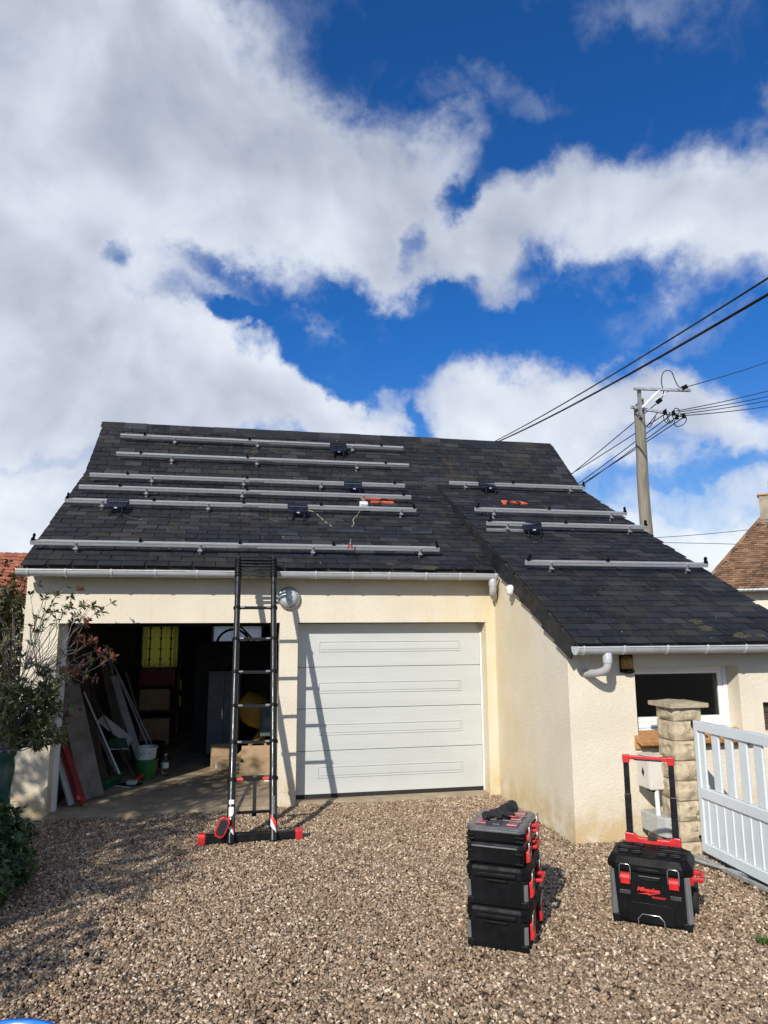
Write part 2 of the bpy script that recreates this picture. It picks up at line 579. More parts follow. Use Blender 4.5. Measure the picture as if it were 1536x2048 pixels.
M = {}
M['stucco'] = m_stucco()
M['slate'] = m_slate()
M['pebble'] = m_gravel()
M['earth'] = basic('gravel_bed', (.065, .048, .032), .95, var=.45, scale=40, bump=.8, bscale=120, bdist=.01)
M['concrete'] = basic('concrete', (.36, .285, .19), .85, var=.22, scale=3.2, bump=.25, bscale=90, dirt=(.16, .12, .08, .6))
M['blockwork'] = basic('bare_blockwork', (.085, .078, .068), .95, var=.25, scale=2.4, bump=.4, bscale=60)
M['timber_deck'] = basic('roof_boards', (.06, .043, .028), .85, var=.3, scale=6)
M['zinc'] = basic('gutter_zinc', (.46, .47, .48), .42, .15, var=.10, scale=5, dirt=(.26, .255, .235, .45), stretch=(.6, 4, 4))
M['zinc_bright'] = basic('gutter_lip', (.58, .59, .60), .32, .25, var=.08, scale=8)
M['pvc'] = basic('grey_pvc', (.42, .42, .41), .45, var=.08, scale=5, dirt=(.28, .25, .21, .4))
M['alu'] = basic('mill_aluminium', (.47, .48, .49), .42, .35, var=.08, scale=6, stretch=(.4, 6, 6))
M['alu_dull'] = basic('dull_aluminium', (.45, .46, .47), .45, .6, var=.12, scale=8)
M['steel'] = basic('bright_steel', (.62, .62, .61), .26, .9, var=.08, scale=12)
M['galv'] = basic('galvanised_steel', (.42, .43, .43), .5, .55, var=.22, scale=14)
M['black'] = basic('black_plastic', (.0060, .0062, .0070), .52, var=.3, scale=6, bump=.15, bscale=220, bdist=.001, dirt=(.013, .012, .011, .3), spec=.14)
M['black_gloss'] = basic('black_anodised', (.016, .017, .018), .30, .35, var=.2, scale=7, dirt=(.05, .047, .043, .25))
M['rubber'] = basic('rubber', (.014, .014, .014), .75, var=.3, scale=9)
M['cable'] = basic('cable_sheath', (.010, .010, .011), .5, var=.25, scale=9)
M['inverter'] = basic('inverter_case', (.012, .015, .028), .38, .2, var=.3, scale=9)
M['red'] = basic('red_plastic', (.52, .020, .022), .38, var=.15, scale=8, dirt=(.26, .03, .03, .4))
M['red_bright'] = basic('red_print', (.72, .035, .03), .45, var=.05, scale=8)
M['orange_red'] = basic('orange_red_plastic', (.62, .12, .055), .45, var=.12, scale=9, dirt=(.38, .09, .05, .4))
M['door_white'] = basic('white_door_enamel', (.53, .54, .51), .38, var=.04, scale=3, dirt=(.45, .455, .42, .35), bump=.5, bscale=34, stretch=(.10, 1, 1.6), bdist=.003)
M['pvc_white'] = basic('white_pvc', (.76, .77, .76), .38, var=.05, scale=4, dirt=(.55, .53, .48, .35))
M['gate_white'] = basic('pale_gate_paint', (.66, .715, .74), .30, .05, var=.03, scale=4, dirt=(.60, .645, .66, .25))
M['stone'] = basic('split_stone', (.47, .38, .255), .92, var=.3, scale=9, bump=.9, bscale=46, dirt=(.25, .21, .155, .55), bdist=.012)
M['cap_stone'] = basic('cap_stone', (.40, .33, .225), .92, var=.2, scale=10, bump=.5, bscale=90, dirt=(.22, .19, .13, .6))
M['terracotta'] = basic('terracotta', (.44, .225, .085), .8, var=.22, scale=14, bump=.3, bscale=90, dirt=(.24, .15, .085, .4))
M['meter_white'] = basic('meter_box_white', (.62, .58, .52), .5, var=.06, scale=6, dirt=(.42, .37, .30, .35))
M['box_grey'] = basic('grey_cover', (.42, .43, .41), .5, var=.06, scale=6, dirt=(.30, .29, .26, .35))
M['dark_glass'] = None
M['grey_strip'] = basic('grey_strip', (.20, .20, .20), .42, .3, var=.1, scale=10)
M['white_paint'] = basic('white_print', (.78, .78, .76), .5, var=.05, scale=12)
M['pole_wood'] = basic('weathered_pole', (.225, .20, .155), .9, var=.3, scale=6, bump=.6, bscale=30, stretch=(3, 3, .18), dirt=(.16, .145, .12, .6), bdist=.01)
M['tile_brown'] = None
# ------------------------------------------------------------------ ground and gravel
ground = MB().add([(-400, -400, -.02), (400, -400, -.02), (400, 400, -.02), (-400, 400, -.02)], [(0, 1, 2, 3)]).build('ground', M['earth'])
tag(ground, kind='structure')

slab = MB()
slab.box(-2.735, -.225, -.06, 7.2, -.05, .03)
slab.box(-.225, 2.41, .02, 7.2, -.05, .028)
garage_floor = slab.build('garage_floor', M['concrete'])
tag(garage_floor, kind='structure')


def build_gravel():
    """pebbles strewn over the yard: instances of four small stones made in the node tree"""
    # yard outline (ends at the slab, the annex walls, beyond the gate)
    zones = [  # x0, x1, y0, y1, pebbles per m2
        (-3.6, 2.5, -5.6, -.062, 5600), (2.5, 5.0, -5.6, -2.07, 5300), (-.22, 2.5, -.062, .015, 5200), (-5.5, -3.6, -7.5, 0, 1500),
        (-3.6, 5.0, -8.6, -5.6, 1500)]
    pts = []
    rnd = random.Random(3)
    for (x0, x1, y0, y1, d) in zones:
        for _ in range(int((x1 - x0) * (y1 - y0) * d)):
            x, y = rnd.uniform(x0, x1), rnd.uniform(y0, y1)
            if x > 3.18 and y < -2.68 and rnd.random() < .55 * max(0, 1 - abs(x - 3.36) / .22): continue
            h = .016 * noise.noise(Vector((x * 1.3, y * .8, 0))) + .011 * noise.noise(Vector((x * 3.6, y * 3.6, 5))) + .006 * noise.noise(Vector((x * 10, y * 10, 9)))
            pts.append((x, y, -.010 + h + rnd.uniform(-.005, .011)))
    me = bpy.data.meshes.new('gravel')
    me.from_pydata(pts, [], [])
    o = bpy.data.objects.new('gravel', me)
    COL.objects.link(o)
    me.materials.append(M['pebble'])
    g = bpy.data.node_groups.new('gravel_nodes', 'GeometryNodeTree')
    g.interface.new_socket('Geometry', in_out='INPUT', socket_type='NodeSocketGeometry')
    g.interface.new_socket('Geometry', in_out='OUTPUT', socket_type='NodeSocketGeometry')
    N, L = g.nodes, g.links
    gi, go = N.new('NodeGroupInput'), N.new('NodeGroupOutput')
    m2p = N.new('GeometryNodeMeshToPoints'); L.new(gi.outputs[0], m2p.inputs['Mesh'])
    join = N.new('GeometryNodeJoinGeometry')
    for k in range(4):
        ic = N.new('GeometryNodeMeshIcoSphere'); ic.inputs['Radius'].default_value = 1.0; ic.inputs['Subdivisions'].default_value = 2
        pos = N.new('GeometryNodeInputPosition')
        no = N.new('ShaderNodeTexNoise'); no.noise_dimensions = '4D'; no.inputs['W'].default_value = k * 7.3 + 1
        no.inputs['Scale'].default_value = .9; no.inputs['Detail'].default_value = 1.0
        L.new(pos.outputs[0], no.inputs['Vector'])
        sub = N.new('ShaderNodeVectorMath'); sub.operation = 'SUBTRACT'; sub.inputs[1].default_value = (.5, .5, .5); L.new(no.outputs['Color'], sub.inputs[0])
        sc = N.new('ShaderNodeVectorMath'); sc.operation = 'SCALE'; sc.inputs['Scale'].default_value = 1.7; L.new(sub.outputs[0], sc.inputs[0])
        sp = N.new('GeometryNodeSetPosition'); L.new(ic.outputs['Mesh'], sp.inputs['Geometry']); L.new(sc.outputs[0], sp.inputs['Offset'])
        sm = N.new('GeometryNodeSetShadeSmooth'); L.new(sp.outputs[0], sm.inputs['Geometry'])
        sm.inputs['Shade Smooth'].default_value = (k % 2 == 0)
        mt = N.new('GeometryNodeSetMaterial'); mt.inputs['Material'].default_value = M['pebble']; L.new(sm.outputs[0], mt.inputs['Geometry'])
        g2i = N.new('GeometryNodeGeometryToInstance'); L.new(mt.outputs[0], g2i.inputs[0])
        L.new(g2i.outputs[0], join.inputs[0])
    iop = N.new('GeometryNodeInstanceOnPoints')
    iop.inputs['Pick Instance'].default_value = True
    L.new(m2p.outputs[0], iop.inputs['Points']); L.new(join.outputs[0], iop.inputs['Instance'])
    ri = N.new('FunctionNodeRandomValue'); ri.data_type = 'INT'
    [s for s in ri.inputs if s.type == 'INT' and s.name == 'Min'][0].default_value = 0
    [s for s in ri.inputs if s.type == 'INT' and s.name == 'Max'][0].default_value = 3
    L.new([s for s in ri.outputs if s.type == 'INT'][0], iop.inputs['Instance Index'])
    rr = N.new('FunctionNodeRandomValue'); rr.data_type = 'FLOAT_VECTOR'
    vi = [s for s in rr.inputs if s.type == 'VECTOR']
    vi[0].default_value = (-.7, -.7, 0); vi[1].default_value = (.7, .7, 6.283)
    L.new([s for s in rr.outputs if s.type == 'VECTOR'][0], iop.inputs['Rotation'])
    rs = N.new('FunctionNodeRandomValue'); rs.data_type = 'FLOAT_VECTOR'
    vi = [s for s in rs.inputs if s.type == 'VECTOR']
    vi[0].default_value = (.0060, .0050, .0036); vi[1].default_value = (.0158, .0122, .0084)
    rs.inputs['Seed'].default_value = 5
    L.new([s for s in rs.outputs if s.type == 'VECTOR'][0], iop.inputs['Scale'])
    L.new(iop.outputs[0], go.inputs[0])
    md = o.modifiers.new('pebbles', 'NODES'); md.node_group = g
    tag(o, 'tan, grey and pinkish pea gravel covering the whole yard', 'gravel', kind='stuff')


build_gravel()

# ------------------------------------------------------------------ the garage
XL, O1L, O1R, O2L, O2R, XI = -3.10, -2.73, -.22, 0.0, 2.40, 2.525
ZT, YA, XR, XV, XS = 2.12, -2.055, 5.18, -3.12, 2.505
RE, RB, RR, RA = (-.215, 2.7686), (2.61, 4.4455), (3.76, 5.573), (-2.29, 1.884)
RECESS = .20


def m_cloth(name, col, tr=.6):
    m, t_, N, L, b = nt(name)
    b.inputs['Base Color'].default_value = (*col, 1); b.inputs['Roughness'].default_value = .8
    tl = N.new('ShaderNodeBsdfTranslucent'); tl.inputs[0].default_value = (*col, 1)
    mx = N.new('ShaderNodeMixShader'); mx.inputs[0].default_value = tr
    L.new(b.outputs[0], mx.inputs[1]); L.new(tl.outputs[0], mx.inputs[2]); L.new(mx.outputs[0], N['Material Output'].inputs[0])
    return m


M['frosted'] = m_cloth('frosted_pane', (.88, .89, .88), .9)
M['curtain'] = m_cloth('yellow_curtain', (.85, .70, .10), .72)
house = thing('garage', 'cream rendered double garage with low lean-to and dark slate roof', 'garage')


def lerp_z(a, b, y): return a[1] + (b[1] - a[1]) * (y - a[0]) / (b[0] - a[0])


bwA, bwB = onY(424, 1250, 7.2), onY(526, 1288, 7.2)
bwC, bwD = onY(288, 1250, 7.2), onY(354, 1334, 7.2)


def BACK_WINDOWS(mb):
    # rear wall with two small windows, one behind the bicycle and one behind the yellow curtain
    zt_ = 2.16
    xs = [XL + .2, bwC.x, bwD.x, bwA.x, bwB.x, 4.95]
    for i in (0, 2, 4): mb.box(xs[i], xs[i + 1], 7.2, 7.4, -.05, 2.85)
    mb.box(xs[1], xs[2], 7.2, 7.4, -.05, bwD.z); mb.box(xs[1], xs[2], 7.2, 7.4, zt_, 2.85)
    mb.box(xs[3], xs[4], 7.2, 7.4, -.05, bwB.z); mb.box(xs[3], xs[4], 7.2, 7.4, zt_, 2.85)


w = MB()
zt_main = 2.80
w.box(XL, O1L, 0, .25, -.05, ZT); w.box(O1R, O2L, 0, .25, -.05, ZT); w.box(O2R, XI, 0, .25, -.05, ZT)
w.box(XL, XI, 0, .25, ZT, zt_main)
w.prism([(.25, -.05), (7.4, -.05), (7.4, 2.85), (3.76, 5.44), (2.61, 4.31), (.25, lerp_z(RE, RB, .25) - .12)], 'x', XL, XL + .2)
BACK_WINDOWS(w)
# lean-to
aw = lambda y: lerp_z(RA, RB, y) - .115
w.prism([(YA, -.05), (0, -.05), (0, aw(0)), (YA, aw(YA))], 'x', XI, XI + .2)
w.prism([(.25, -.05), (2.6, -.05), (2.6, aw(2.55)), (.25, aw(.25))], 'x', XI, XI + .2)
w.prism([(YA + .25, -.05), (7.4, -.05), (7.4, 2.85), (3.76, 5.44), (2.61, 4.31), (YA + .25, aw(YA + .25))], 'x', 4.95, 5.13)
WX0, WX1, WZ0, WZ1 = 3.25, 4.44, .93, 1.635
zt_a = aw(YA) + .03
y0, y1 = YA, YA + .25
w.box(XI + .2, WX0, y0, y1, -.05, zt_a); w.box(WX0, WX1, y0, y1, -.05, WZ0); w.box(WX0, WX1, y0, y1, WZ1, zt_a)
w.box(WX1, 4.70, y0, y1, -.05, zt_a); w.box(4.70, 5.0, y0, y1, -.05, .96); w.box(4.70, 5.0, y0, y1, 1.255, zt_a); w.box(5.0, 5.13, y0, y1, -.05, zt_a)
wall = w.build('wall', M['stucco'], house)
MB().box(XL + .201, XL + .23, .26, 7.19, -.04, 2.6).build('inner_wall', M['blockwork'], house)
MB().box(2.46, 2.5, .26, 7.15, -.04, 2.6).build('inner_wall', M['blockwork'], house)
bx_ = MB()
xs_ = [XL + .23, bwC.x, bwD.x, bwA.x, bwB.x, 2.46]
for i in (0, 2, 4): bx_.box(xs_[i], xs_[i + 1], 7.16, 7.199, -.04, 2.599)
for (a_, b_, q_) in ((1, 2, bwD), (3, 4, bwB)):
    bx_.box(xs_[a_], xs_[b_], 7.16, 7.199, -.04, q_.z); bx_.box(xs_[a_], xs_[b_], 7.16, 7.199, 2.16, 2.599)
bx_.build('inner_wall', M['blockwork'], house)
inc = MB(); inc.box(XL + .23, 2.46, .30, 7.15, 2.60, 2.66)
inc.build('loft_floor', M['timber_deck'], house)

# roof boarding under the slates
rd = MB()
T = .085


def deck(a, b, x0, x1):
    rd.prism([a, b, (b[0], b[1] - T), (a[0], a[1] - T)], 'x', x0, x1)


deck(RE, RB, XV, XS - .001); deck(RB, RR, XV, XR); deck(RA, RB, XS, XR)
deck((7.7, 2.75), RR, XV, XR)
roof = rd.build('roof', M['timber_deck'], house)

# slates
EXPO, SW = .138, .265
ST_T, ST_L = .0085, .215


def slate_mesh(width, jag=0.0, rnd=random):
    """one slate, bottom edge at y=0, lying on the boards and tilted over the course below"""
    hw = width / 2
    lo, hi = .0155, .003
    j = [rnd.uniform(-jag, jag) for _ in range(4)]
    bot = [(-hw + abs(j[0]), j[1]), (hw - abs(j[2]), j[3])]
    vs_ = [(bot[0][0], bot[0][1], lo), (bot[1][0], bot[1][1], lo), (hw, ST_L, hi), (-hw, ST_L, hi)]
    vs_ += [(x, y, z + ST_T) for (x, y, z) in vs_]
    return vs_, [(0, 3, 2, 1), (4, 5, 6, 7), (0, 1, 5, 4), (1, 2, 6, 5), (2, 3, 7, 6), (3, 0, 4, 7)]


proto = []
for k in range(5):
    b_ = MB(); b_.add(*slate_mesh(SW - .007, .004 + .003 * (k % 2))); proto.append(b_.mesh('slate', M['slate']))
rest = MB()
n_slates = 0


def lay_slates(a, b, x0, x1, single_rows, seed):
    global n_slates
    rnd = random.Random(seed)
    d = Vector((0, b[0] - a[0], b[1] - a[1])); Ls = d.length; d.normalize()
    ang = math.atan2(d.z, d.y)
    n = Vector((0, -d.z, d.y))
    rows = int(math.ceil(Ls / EXPO))
    for r in range(rows):
        s = r * EXPO - .042
        off = (r % 2) * SW / 2 + rnd.uniform(-.02, .02)
        x = x0 - off
        while x < x1:
            wl, wr = max(x, x0), min(x + SW, x1)
            if wr - wl > .04:
                c = Vector(((wl + wr) / 2, a[0], a[1])) + d * (s + rnd.gauss(0, .005)) + n * (.002 + rnd.uniform(0, .0055))
                rz, ry = rnd.gauss(0, .010), rnd.gauss(0, .010)
                Lc = ST_L if s + ST_L < Ls else max(.05, Ls - s)
                m = Matrix.Translation(c) @ Matrix.Rotation(ang, 4, 'X') @ Matrix.Rotation(rz, 4, 'Z') @ Matrix.Rotation(ry, 4, 'Y')
                full = wr - wl > SW - .002
                if r < single_rows and full and n_slates < 300 and Lc == ST_L:
                    o = bpy.data.objects.new('slate', rnd.choice(proto)); COL.objects.link(o)
                    o.parent = roof; o.matrix_local = m; n_slates += 1
                else:
                    vs_, fs = slate_mesh(wr - wl - .007, .005, rnd)
                    k = Lc / ST_L
                    rest.add([m @ Vector((q[0], q[1] * k, q[2])) for q in vs_], fs)
            x += SW


lay_slates(RE, RB, XV, XS - .02, 8, 11)
lay_slates(RA, RB, XS, XR, 17, 12)
lay_slates(RB, RR, XV, XR, 0, 13)
rs_ = rest.build('slate_courses', M['slate'], house)
tag(rs_, kind='stuff')
# ridge
rx = XV - .02
k = 0
rt = MB()
hw_ = .17
a1, a2 = math.atan2(RR[1] - RB[1], RR[0] - RB[0]), math.atan2(RR[1] - 2.75, 7.7 - RR[0])
rt.prism([(0, .042), (-hw_ * math.cos(a1), .042 - hw_ * math.sin(a1)), (-hw_ * math.cos(a1), .026 - hw_ * math.sin(a1)), (0, .022), (hw_ * math.cos(a2), .026 - hw_ * math.sin(a2)), (hw_ * math.cos(a2), .042 - hw_ * math.sin(a2))], 'x', 0, .375)
rt_me = rt.mesh('ridge_tile', M['slate'])
while rx < XR - .05:
    o = bpy.data.objects.new('ridge_tile', rt_me); COL.objects.link(o); o.parent = roof
    o.location = (rx, RR[0], RR[1] + random.uniform(-.004, .005)); o.rotation_euler = (0, R(random.uniform(-.5, .5)), 0)
    rx += .377
# hanging slates down the lean-to verge
vd = Vector((0, RB[0] - RA[0], RB[1] - RA[1])); vl = vd.length; vd.normalize(); vn = Vector((0, -vd.z, vd.y))
vm = MB()
vm.add([(0, .012, -.160), (0, .375, -.178), (0, .375, .018), (0, 0, .030), (-.018, .012, -.160), (-.008, .375, -.178), (-.008, .375, .018), (-.018, 0, .030)],
       [(0, 1, 2, 3), (4, 7, 6, 5), (0, 4, 5, 1), (1, 5, 6, 2), (2, 6, 7, 3), (3, 7, 4, 0)])
vme = vm.mesh('verge_slate', M['slate'])
s = -.03
va = math.atan2(vd.z, vd.y)
while s < vl - .05:
    o = bpy.data.objects.new('verge_slate', vme); COL.objects.link(o); o.parent = roof
    p_ = Vector((XS - .002 - random.uniform(0, .010), RA[0], RA[1])) + vd * s + vn * random.uniform(-.008, .006)
    o.location = p_; o.rotation_euler = (va + R(random.uniform(-1.2, 1.2)), 0, R(3.0 + random.uniform(-.8, 1.2)))
    if s + .37 > vl: o.scale = (1, (vl - s) / .37, 1)
    s += .345


# planes of the roof, for what lies on them
class Plane:
    def __init__(self, a, b):
        self.a = a
        self.d = Vector((0, b[0] - a[0], b[1] - a[1])).normalized()
        self.n = Vector((0, -self.d.z, self.d.y))
        self.ang = math.atan2(self.d.z, self.d.y)

    def hit(self, u, v, off=.02):
        return onplane(u, v, self.n, self.n.dot(Vector((0, self.a[0], self.a[1]))) + off)

    def at(self, x, y):
        return Vector((x, y, self.a[1] + (y - self.a[0]) * self.d.z / self.d.y))


PU, PM, PA = Plane(RB, RR), Plane(RE, RB), Plane(RA, RB)

# glass slates and moss on the roof
M['old_glass'] = basic('old_glass', (.018, .021, .023), .45, var=.3, scale=6)
M['glass_edge'] = basic('glass_edge', (.085, .10, .10), .5, var=.2, scale=6)
for (u, v, wx, wy, lit) in ((575, 1064, .26, .16, .2), (690, 1058, .50, .15, .2), (842, 1061, .28, .17, 1)):
    c = PM.hit(u, v, .03)
    g = MB().box(-wx / 2, wx / 2, -wy / 2, wy / 2, 0, .006).build('glass_slate', M['old_glass'], roof)
    g.location = c; g.rotation_euler = (PM.ang, 0, 0)
    e = MB()
    t_ = .004
    e.box(-wx / 2, wx / 2, -wy / 2 - t_, -wy / 2 + .001, -.002, .009)
    if lit > .5:
        e.box(-wx / 2 - t_, -wx / 2, -wy / 2, wy / 2, -.002, .009); e.box(wx / 2, wx / 2 + t_, -wy / 2, wy / 2, -.002, .009)
    e_ = e.build('glass_edge', M['glass_edge'], roof); e_.location = c; e_.rotation_euler = (PM.ang, 0, 0)
M['moss'] = basic('moss', (.050, .044, .020), .95, var=.5, scale=30, bump=.8, bscale=90, bdist=.01)
for (u, v, rx_, ry_) in ((1391, 1244, .09, .06), (1412, 1257, .10, .05), (1483, 1271, .12, .06), (1520, 1272, .06, .04), (863, 1136, .10, .05), (780, 968 + 160, .07, .03)):
    pl = PA if u > 1000 else PM
    c = pl.hit(u, v, .02)
    mb = MB(); mb.ell((0, 0, 0), (rx_, ry_, .014), 14, 6, None, .5)
    mo = mb.build('moss_patch', M['moss'], roof, smooth=60); mo.location = c; mo.rotation_euler = (pl.ang, 0, 0)


# gutters
def arc(r, a0, a1, n, c=(0, 0)):
    return [(c[0] + r * math.cos(R(a0 + (a1 - a0) * i / n)), c[1] + r * math.sin(R(a0 + (a1 - a0) * i / n))) for i in range(n + 1)]


def gutter(yc, zc, x0, x1, bx, r=.066, caps=(True, False)):
    """half-round gutter with a rolled front lip, end stops and strap brackets"""
    o = arc(r, 180, 360, 14, (yc, zc)); i_ = arc(r - .004, 360, 180, 14, (yc, zc))
    gm = MB(); gm.prism(o + i_, 'x', x0, x1)
    g = gm.build('gutter', M['zinc'], house, smooth=40)
    lip = MB(); lip.cyl((x0, yc - r, zc + .003), (x1, yc - r, zc + .003), .0085, n=10)
    lip.build('gutter_lip', M['zinc_bright'], g, smooth=50)
    for cx, on in ((x0, caps[0]), (x1, caps[1])):
        if on:
            cp = MB(); cp.prism(arc(r + .006, 180, 360, 14, (yc, zc)) + [(yc + r + .006, zc + .012), (yc - r - .006, zc + .012)], 'x', cx - .012, cx + .004)
            cp.build('end_stop', M['zinc_bright'], g, bevel=.003)
    br = MB()
    pts = [(0, yc + q[0], zc + q[1]) for q in arc(r + .004, 176, 300, 12)]
    for j in range(len(pts) - 1):
        p_, q_ = pts[j], pts[j + 1]
        br.bar((0, p_[1], p_[2]), (0, q_[1], q_[2]), .02, .006, up=(0, -1, -.3))
    br.cyl((0, yc - r, zc - .004), (0, yc - r, zc + .018), .010, n=8)
    bme = br.mesh('bracket', M['zinc_bright'])
    for x in bx:
        o_ = bpy.data.objects.new('bracket', bme); COL.objects.link(o_); o_.parent = g; o_.location = (x, 0, 0)
    return g


g1 = gutter(-.245, 2.706, -3.15, 2.475, [onY(u, 1150, -.31).x for u in (53, 130, 222, 310, 394, 632, 706, 779, 853, 921, 992)], caps=(False, False))
g2 = gutter(-2.355, 1.845, 2.475, 5.25, [onY(u, 1300, -2.42).x for u in (1169, 1250, 1337, 1417, 1494)] + [5.05], caps=(True, True))
el1 = MB(); el1.tube(smooth_path([(2.425, -.245, 2.66), (2.425, -.245, 2.55), (2.44, -.20, 2.475), (2.50, -.09, 2.43), (2.56, .02, 2.42)], 5), .045, 16)
e1 = el1.build('downpipe_elbow', M['pvc'], house, smooth=50)
MB().lathe([(.050, -.045), (.053, -.03), (.053, .03), (.048, .045)], 18, (2.425, -.245, 2.61)).build('pipe_collar', M['zinc'], e1, smooth=40)
el2 = MB(); el2.tube(smooth_path([(2.80, -2.355, 1.80), (2.80, -2.355, 1.69), (2.785, -2.335, 1.635), (2.745, -2.25, 1.60), (2.70, -2.04, 1.585)], 5), .038, 16)
e2 = el2.build('downpipe_elbow', M['pvc'], house, smooth=50)
MB().lathe([(.043, -.05), (.046, -.035), (.046, .03), (.041, .05)], 18, (2.80, -2.355, 1.745)).build('pipe_collar', M['zinc_bright'], e2, smooth=40)

# sectional garage door (closed)
gd = thing('x', None, None)
bpy.data.objects.remove(gd)
dx0, dx1, dy = O2L + .004, O2R - .004, RECESS
core = MB().box(dx0, dx1, dy + .005, dy + .045, .06, ZT - .004).build('garage_door', M['rubber'], house)
zj = [.075, .575, 1.075, 1.575, ZT - .006]
for i in range(4):
    pz0, pz1 = zj[i] + (.003 if i else 0), zj[i + 1] - .003
    pn = MB().box(dx0, dx1 - .02, dy - .004, dy + .02, pz0, pz1).build('door_panel', M['door_white'], core, bevel=.004)
    zc = (zj[i] + (zj[i + 1] if i < 3 else 2.075)) / 2
    cx0, cx1, ch = dx0 + .275, dx1 - .285, .066
    cs = MB()
    yb_, yf_ = dy - .0035, dy - .0120
    for (q0, q1, zz0, zz1) in ((cx0, cx1, zc + ch - .010, zc + ch), (cx0, cx1, zc - ch, zc - ch + .010), (cx0, cx0 + .010, zc - ch + .010, zc + ch - .010), (cx1 - .010, cx1, zc - ch + .010, zc + ch - .010)):
        cs.box(q0, q1, yf_, yb_, zz0, zz1)
    cs.box(cx0 + .026, cx1 - .026, yf_ + .001, yb_, zc - ch + .026, zc + ch - .026)
    cs.build('cassette', M['door_white'], core, bevel=.003)
MB().box(dx0, dx1 - .015, dy - .008, dy + .03, .028, .074).build('bottom_seal', M['rubber'], core, bevel=.006)
MB().box(dx1 - .018, dx1 + .002, dy - .012, dy + .03, .03, ZT - .004).build('side_guide', M['pvc_white'], core)
# frame of the open bay
fr = MB(); fr.box(O1L + .001, O1L + .05, .19, .27, .03, ZT - .002)
fr.build('bay_frame', M['pvc_white'], house, bevel=.004)
fr2 = MB(); fr2.box(O1L + .05, O1R - .002, .256, .30, ZT - .04, ZT + .12)
fr2.build('bay_frame', M['black'], house)

# panes of the two rear windows
for (a_, b_) in ((bwC, bwD), (bwA, bwB)):
    rw = MB()
    rw.box(a_.x + .001, b_.x - .001, 7.25, 7.29, b_.z + .001, b_.z + .04); rw.box(a_.x + .001, a_.x + .04, 7.25, 7.29, b_.z + .04, 2.159); rw.box(b_.x - .04, b_.x - .001, 7.25, 7.29, b_.z + .04, 2.159)
    rw_ = rw.build('rear_window', M['pvc_white'], house)
    MB().box(a_.x + .04, b_.x - .04, 7.265, 7.271, b_.z + .04, 2.159).build('pane', M['frosted'], rw_)

# lean-to window
wy = YA + .185
M['pane'] = m_glass('window_glass', (.55, .62, .62), .02)
win = MB()
fx0, fx1, fz0, fz1 = WX0 + .002, WX1 - .002, 1.012, WZ1 - .002
for (a_, b_, c_, d_) in ((fx0, fx1, fz1 - .045, fz1), (fx0, fx1, fz0, fz0 + .055), (fx0, fx0 + .045, fz0 + .055, fz1 - .045), (fx1 - .05, fx1, fz0 + .055, fz1 - .045)):
    win.box(a_, b_, wy, wy + .06, c_, d_)
window = win.build('window', M['pvc_white'], house, bevel=.004)
sa = MB()
sx0, sx1, sz0, sz1 = fx0 + .046, fx1 - .051, fz0 + .056, fz1 - .046
for (a_, b_, c_, d_) in ((sx0, sx1, sz1 - .035, sz1), (sx0, sx1, sz0, sz0 + .05), (sx0, sx0 + .02, sz0 + .05, sz1 - .035), (sx1 - .055, sx1, sz0 + .05, sz1 - .035)):
    sa.box(a_, b_, wy + .012, wy + .05, c_, d_)
sa.build('sash', M['pvc_white'], window, bevel=.004)
MB().box(sx0 + .02, sx1 - .055, wy + .028, wy + .034, sz0 + .05, sz1 - .035).build('pane', M['pane'], window)
sl = MB(); sl.prism([(wy + .02, fz0 - .002), (wy + .02, fz0 - .03), (wy - .055, fz0 - .045), (wy - .055, fz0 - .018)], 'x', fx0, fx1)
sl.build('drip_sill', M['pvc_white'], window, bevel=.003)
# terracotta sill bricks, sloping outward
tb = MB(); tb.box(-.052, .052, -.145, .12, -.05, 0)
tbm = tb.mesh('sill_brick', M['terracotta'])
nb = 12
for i in range(nb):
    x = 3.205 + i * (1.30 / nb) + .054
    o = bpy.data.objects.new('sill_brick', tbm); COL.objects.link(o); o.parent = window
    o.location = (x, YA + .0, .972 + random.uniform(-.003, .003)); o.rotation_euler = (R(16 + random.uniform(-1, 1)), 0, 0)
    bv = o.modifiers.new('bevel', 'BEVEL'); bv.width = .006; bv.segments = 2
und = MB(); und.box(3.20, 4.50, YA - .03, YA - .002, .84, .915)
und.build('sill_course', M['terracotta'], window, bevel=.006)
# small shuttered vent at the right of the window
sh_ = MB(); sh_.box(4.702, 4.998, YA + .09, YA + .12, .962, 1.253)
shutter = sh_.build('shutter', basic('brown_shutter', (.20, .12, .06), .7, var=.25, scale=9, stretch=(1, 1, 6)), house)
for i in range(5):
    MB().box(4.71, 4.99, YA + .075, YA + .09, .975 + i * .055, 1.015 + i * .055).build('slat', M['timber_deck'], shutter)


# ------------------------------------------------------------------ things fixed to the walls
def bulkhead():
    c = onY(577, 1196, -.0)
    t = thing('bulkhead_lamp', 'round chrome-rimmed glass wall lamp on the pillar between the garage doors', 'wall lamp', (c.x, 0, c.z))
    m = Matrix.Rotation(R(90), 3, 'X')
    MB().lathe([(.125, .002), (.128, .03), (.122, .045), (.112, .05)], 36, m=m, cap0=True).build('back_plate', M['alu_dull'], t, smooth=40)
    MB().lathe([(.108, .045), (.118, .058), (.130, .055), (.134, .042), (.130, .03)], 40, m=m).build('chrome_ring', M['steel'], t, smooth=60)
    gl = basic('frosted_glass', (.50, .53, .53), .16, var=.25, scale=18, bump=.5, bscale=60, bdist=.004)
    MB().lathe([(.112, .048), (.104, .072), (.08, .095), (.045, .108), (.001, .112)], 36, m=m).build('glass_dome', gl, t, smooth=70)


bulkhead()


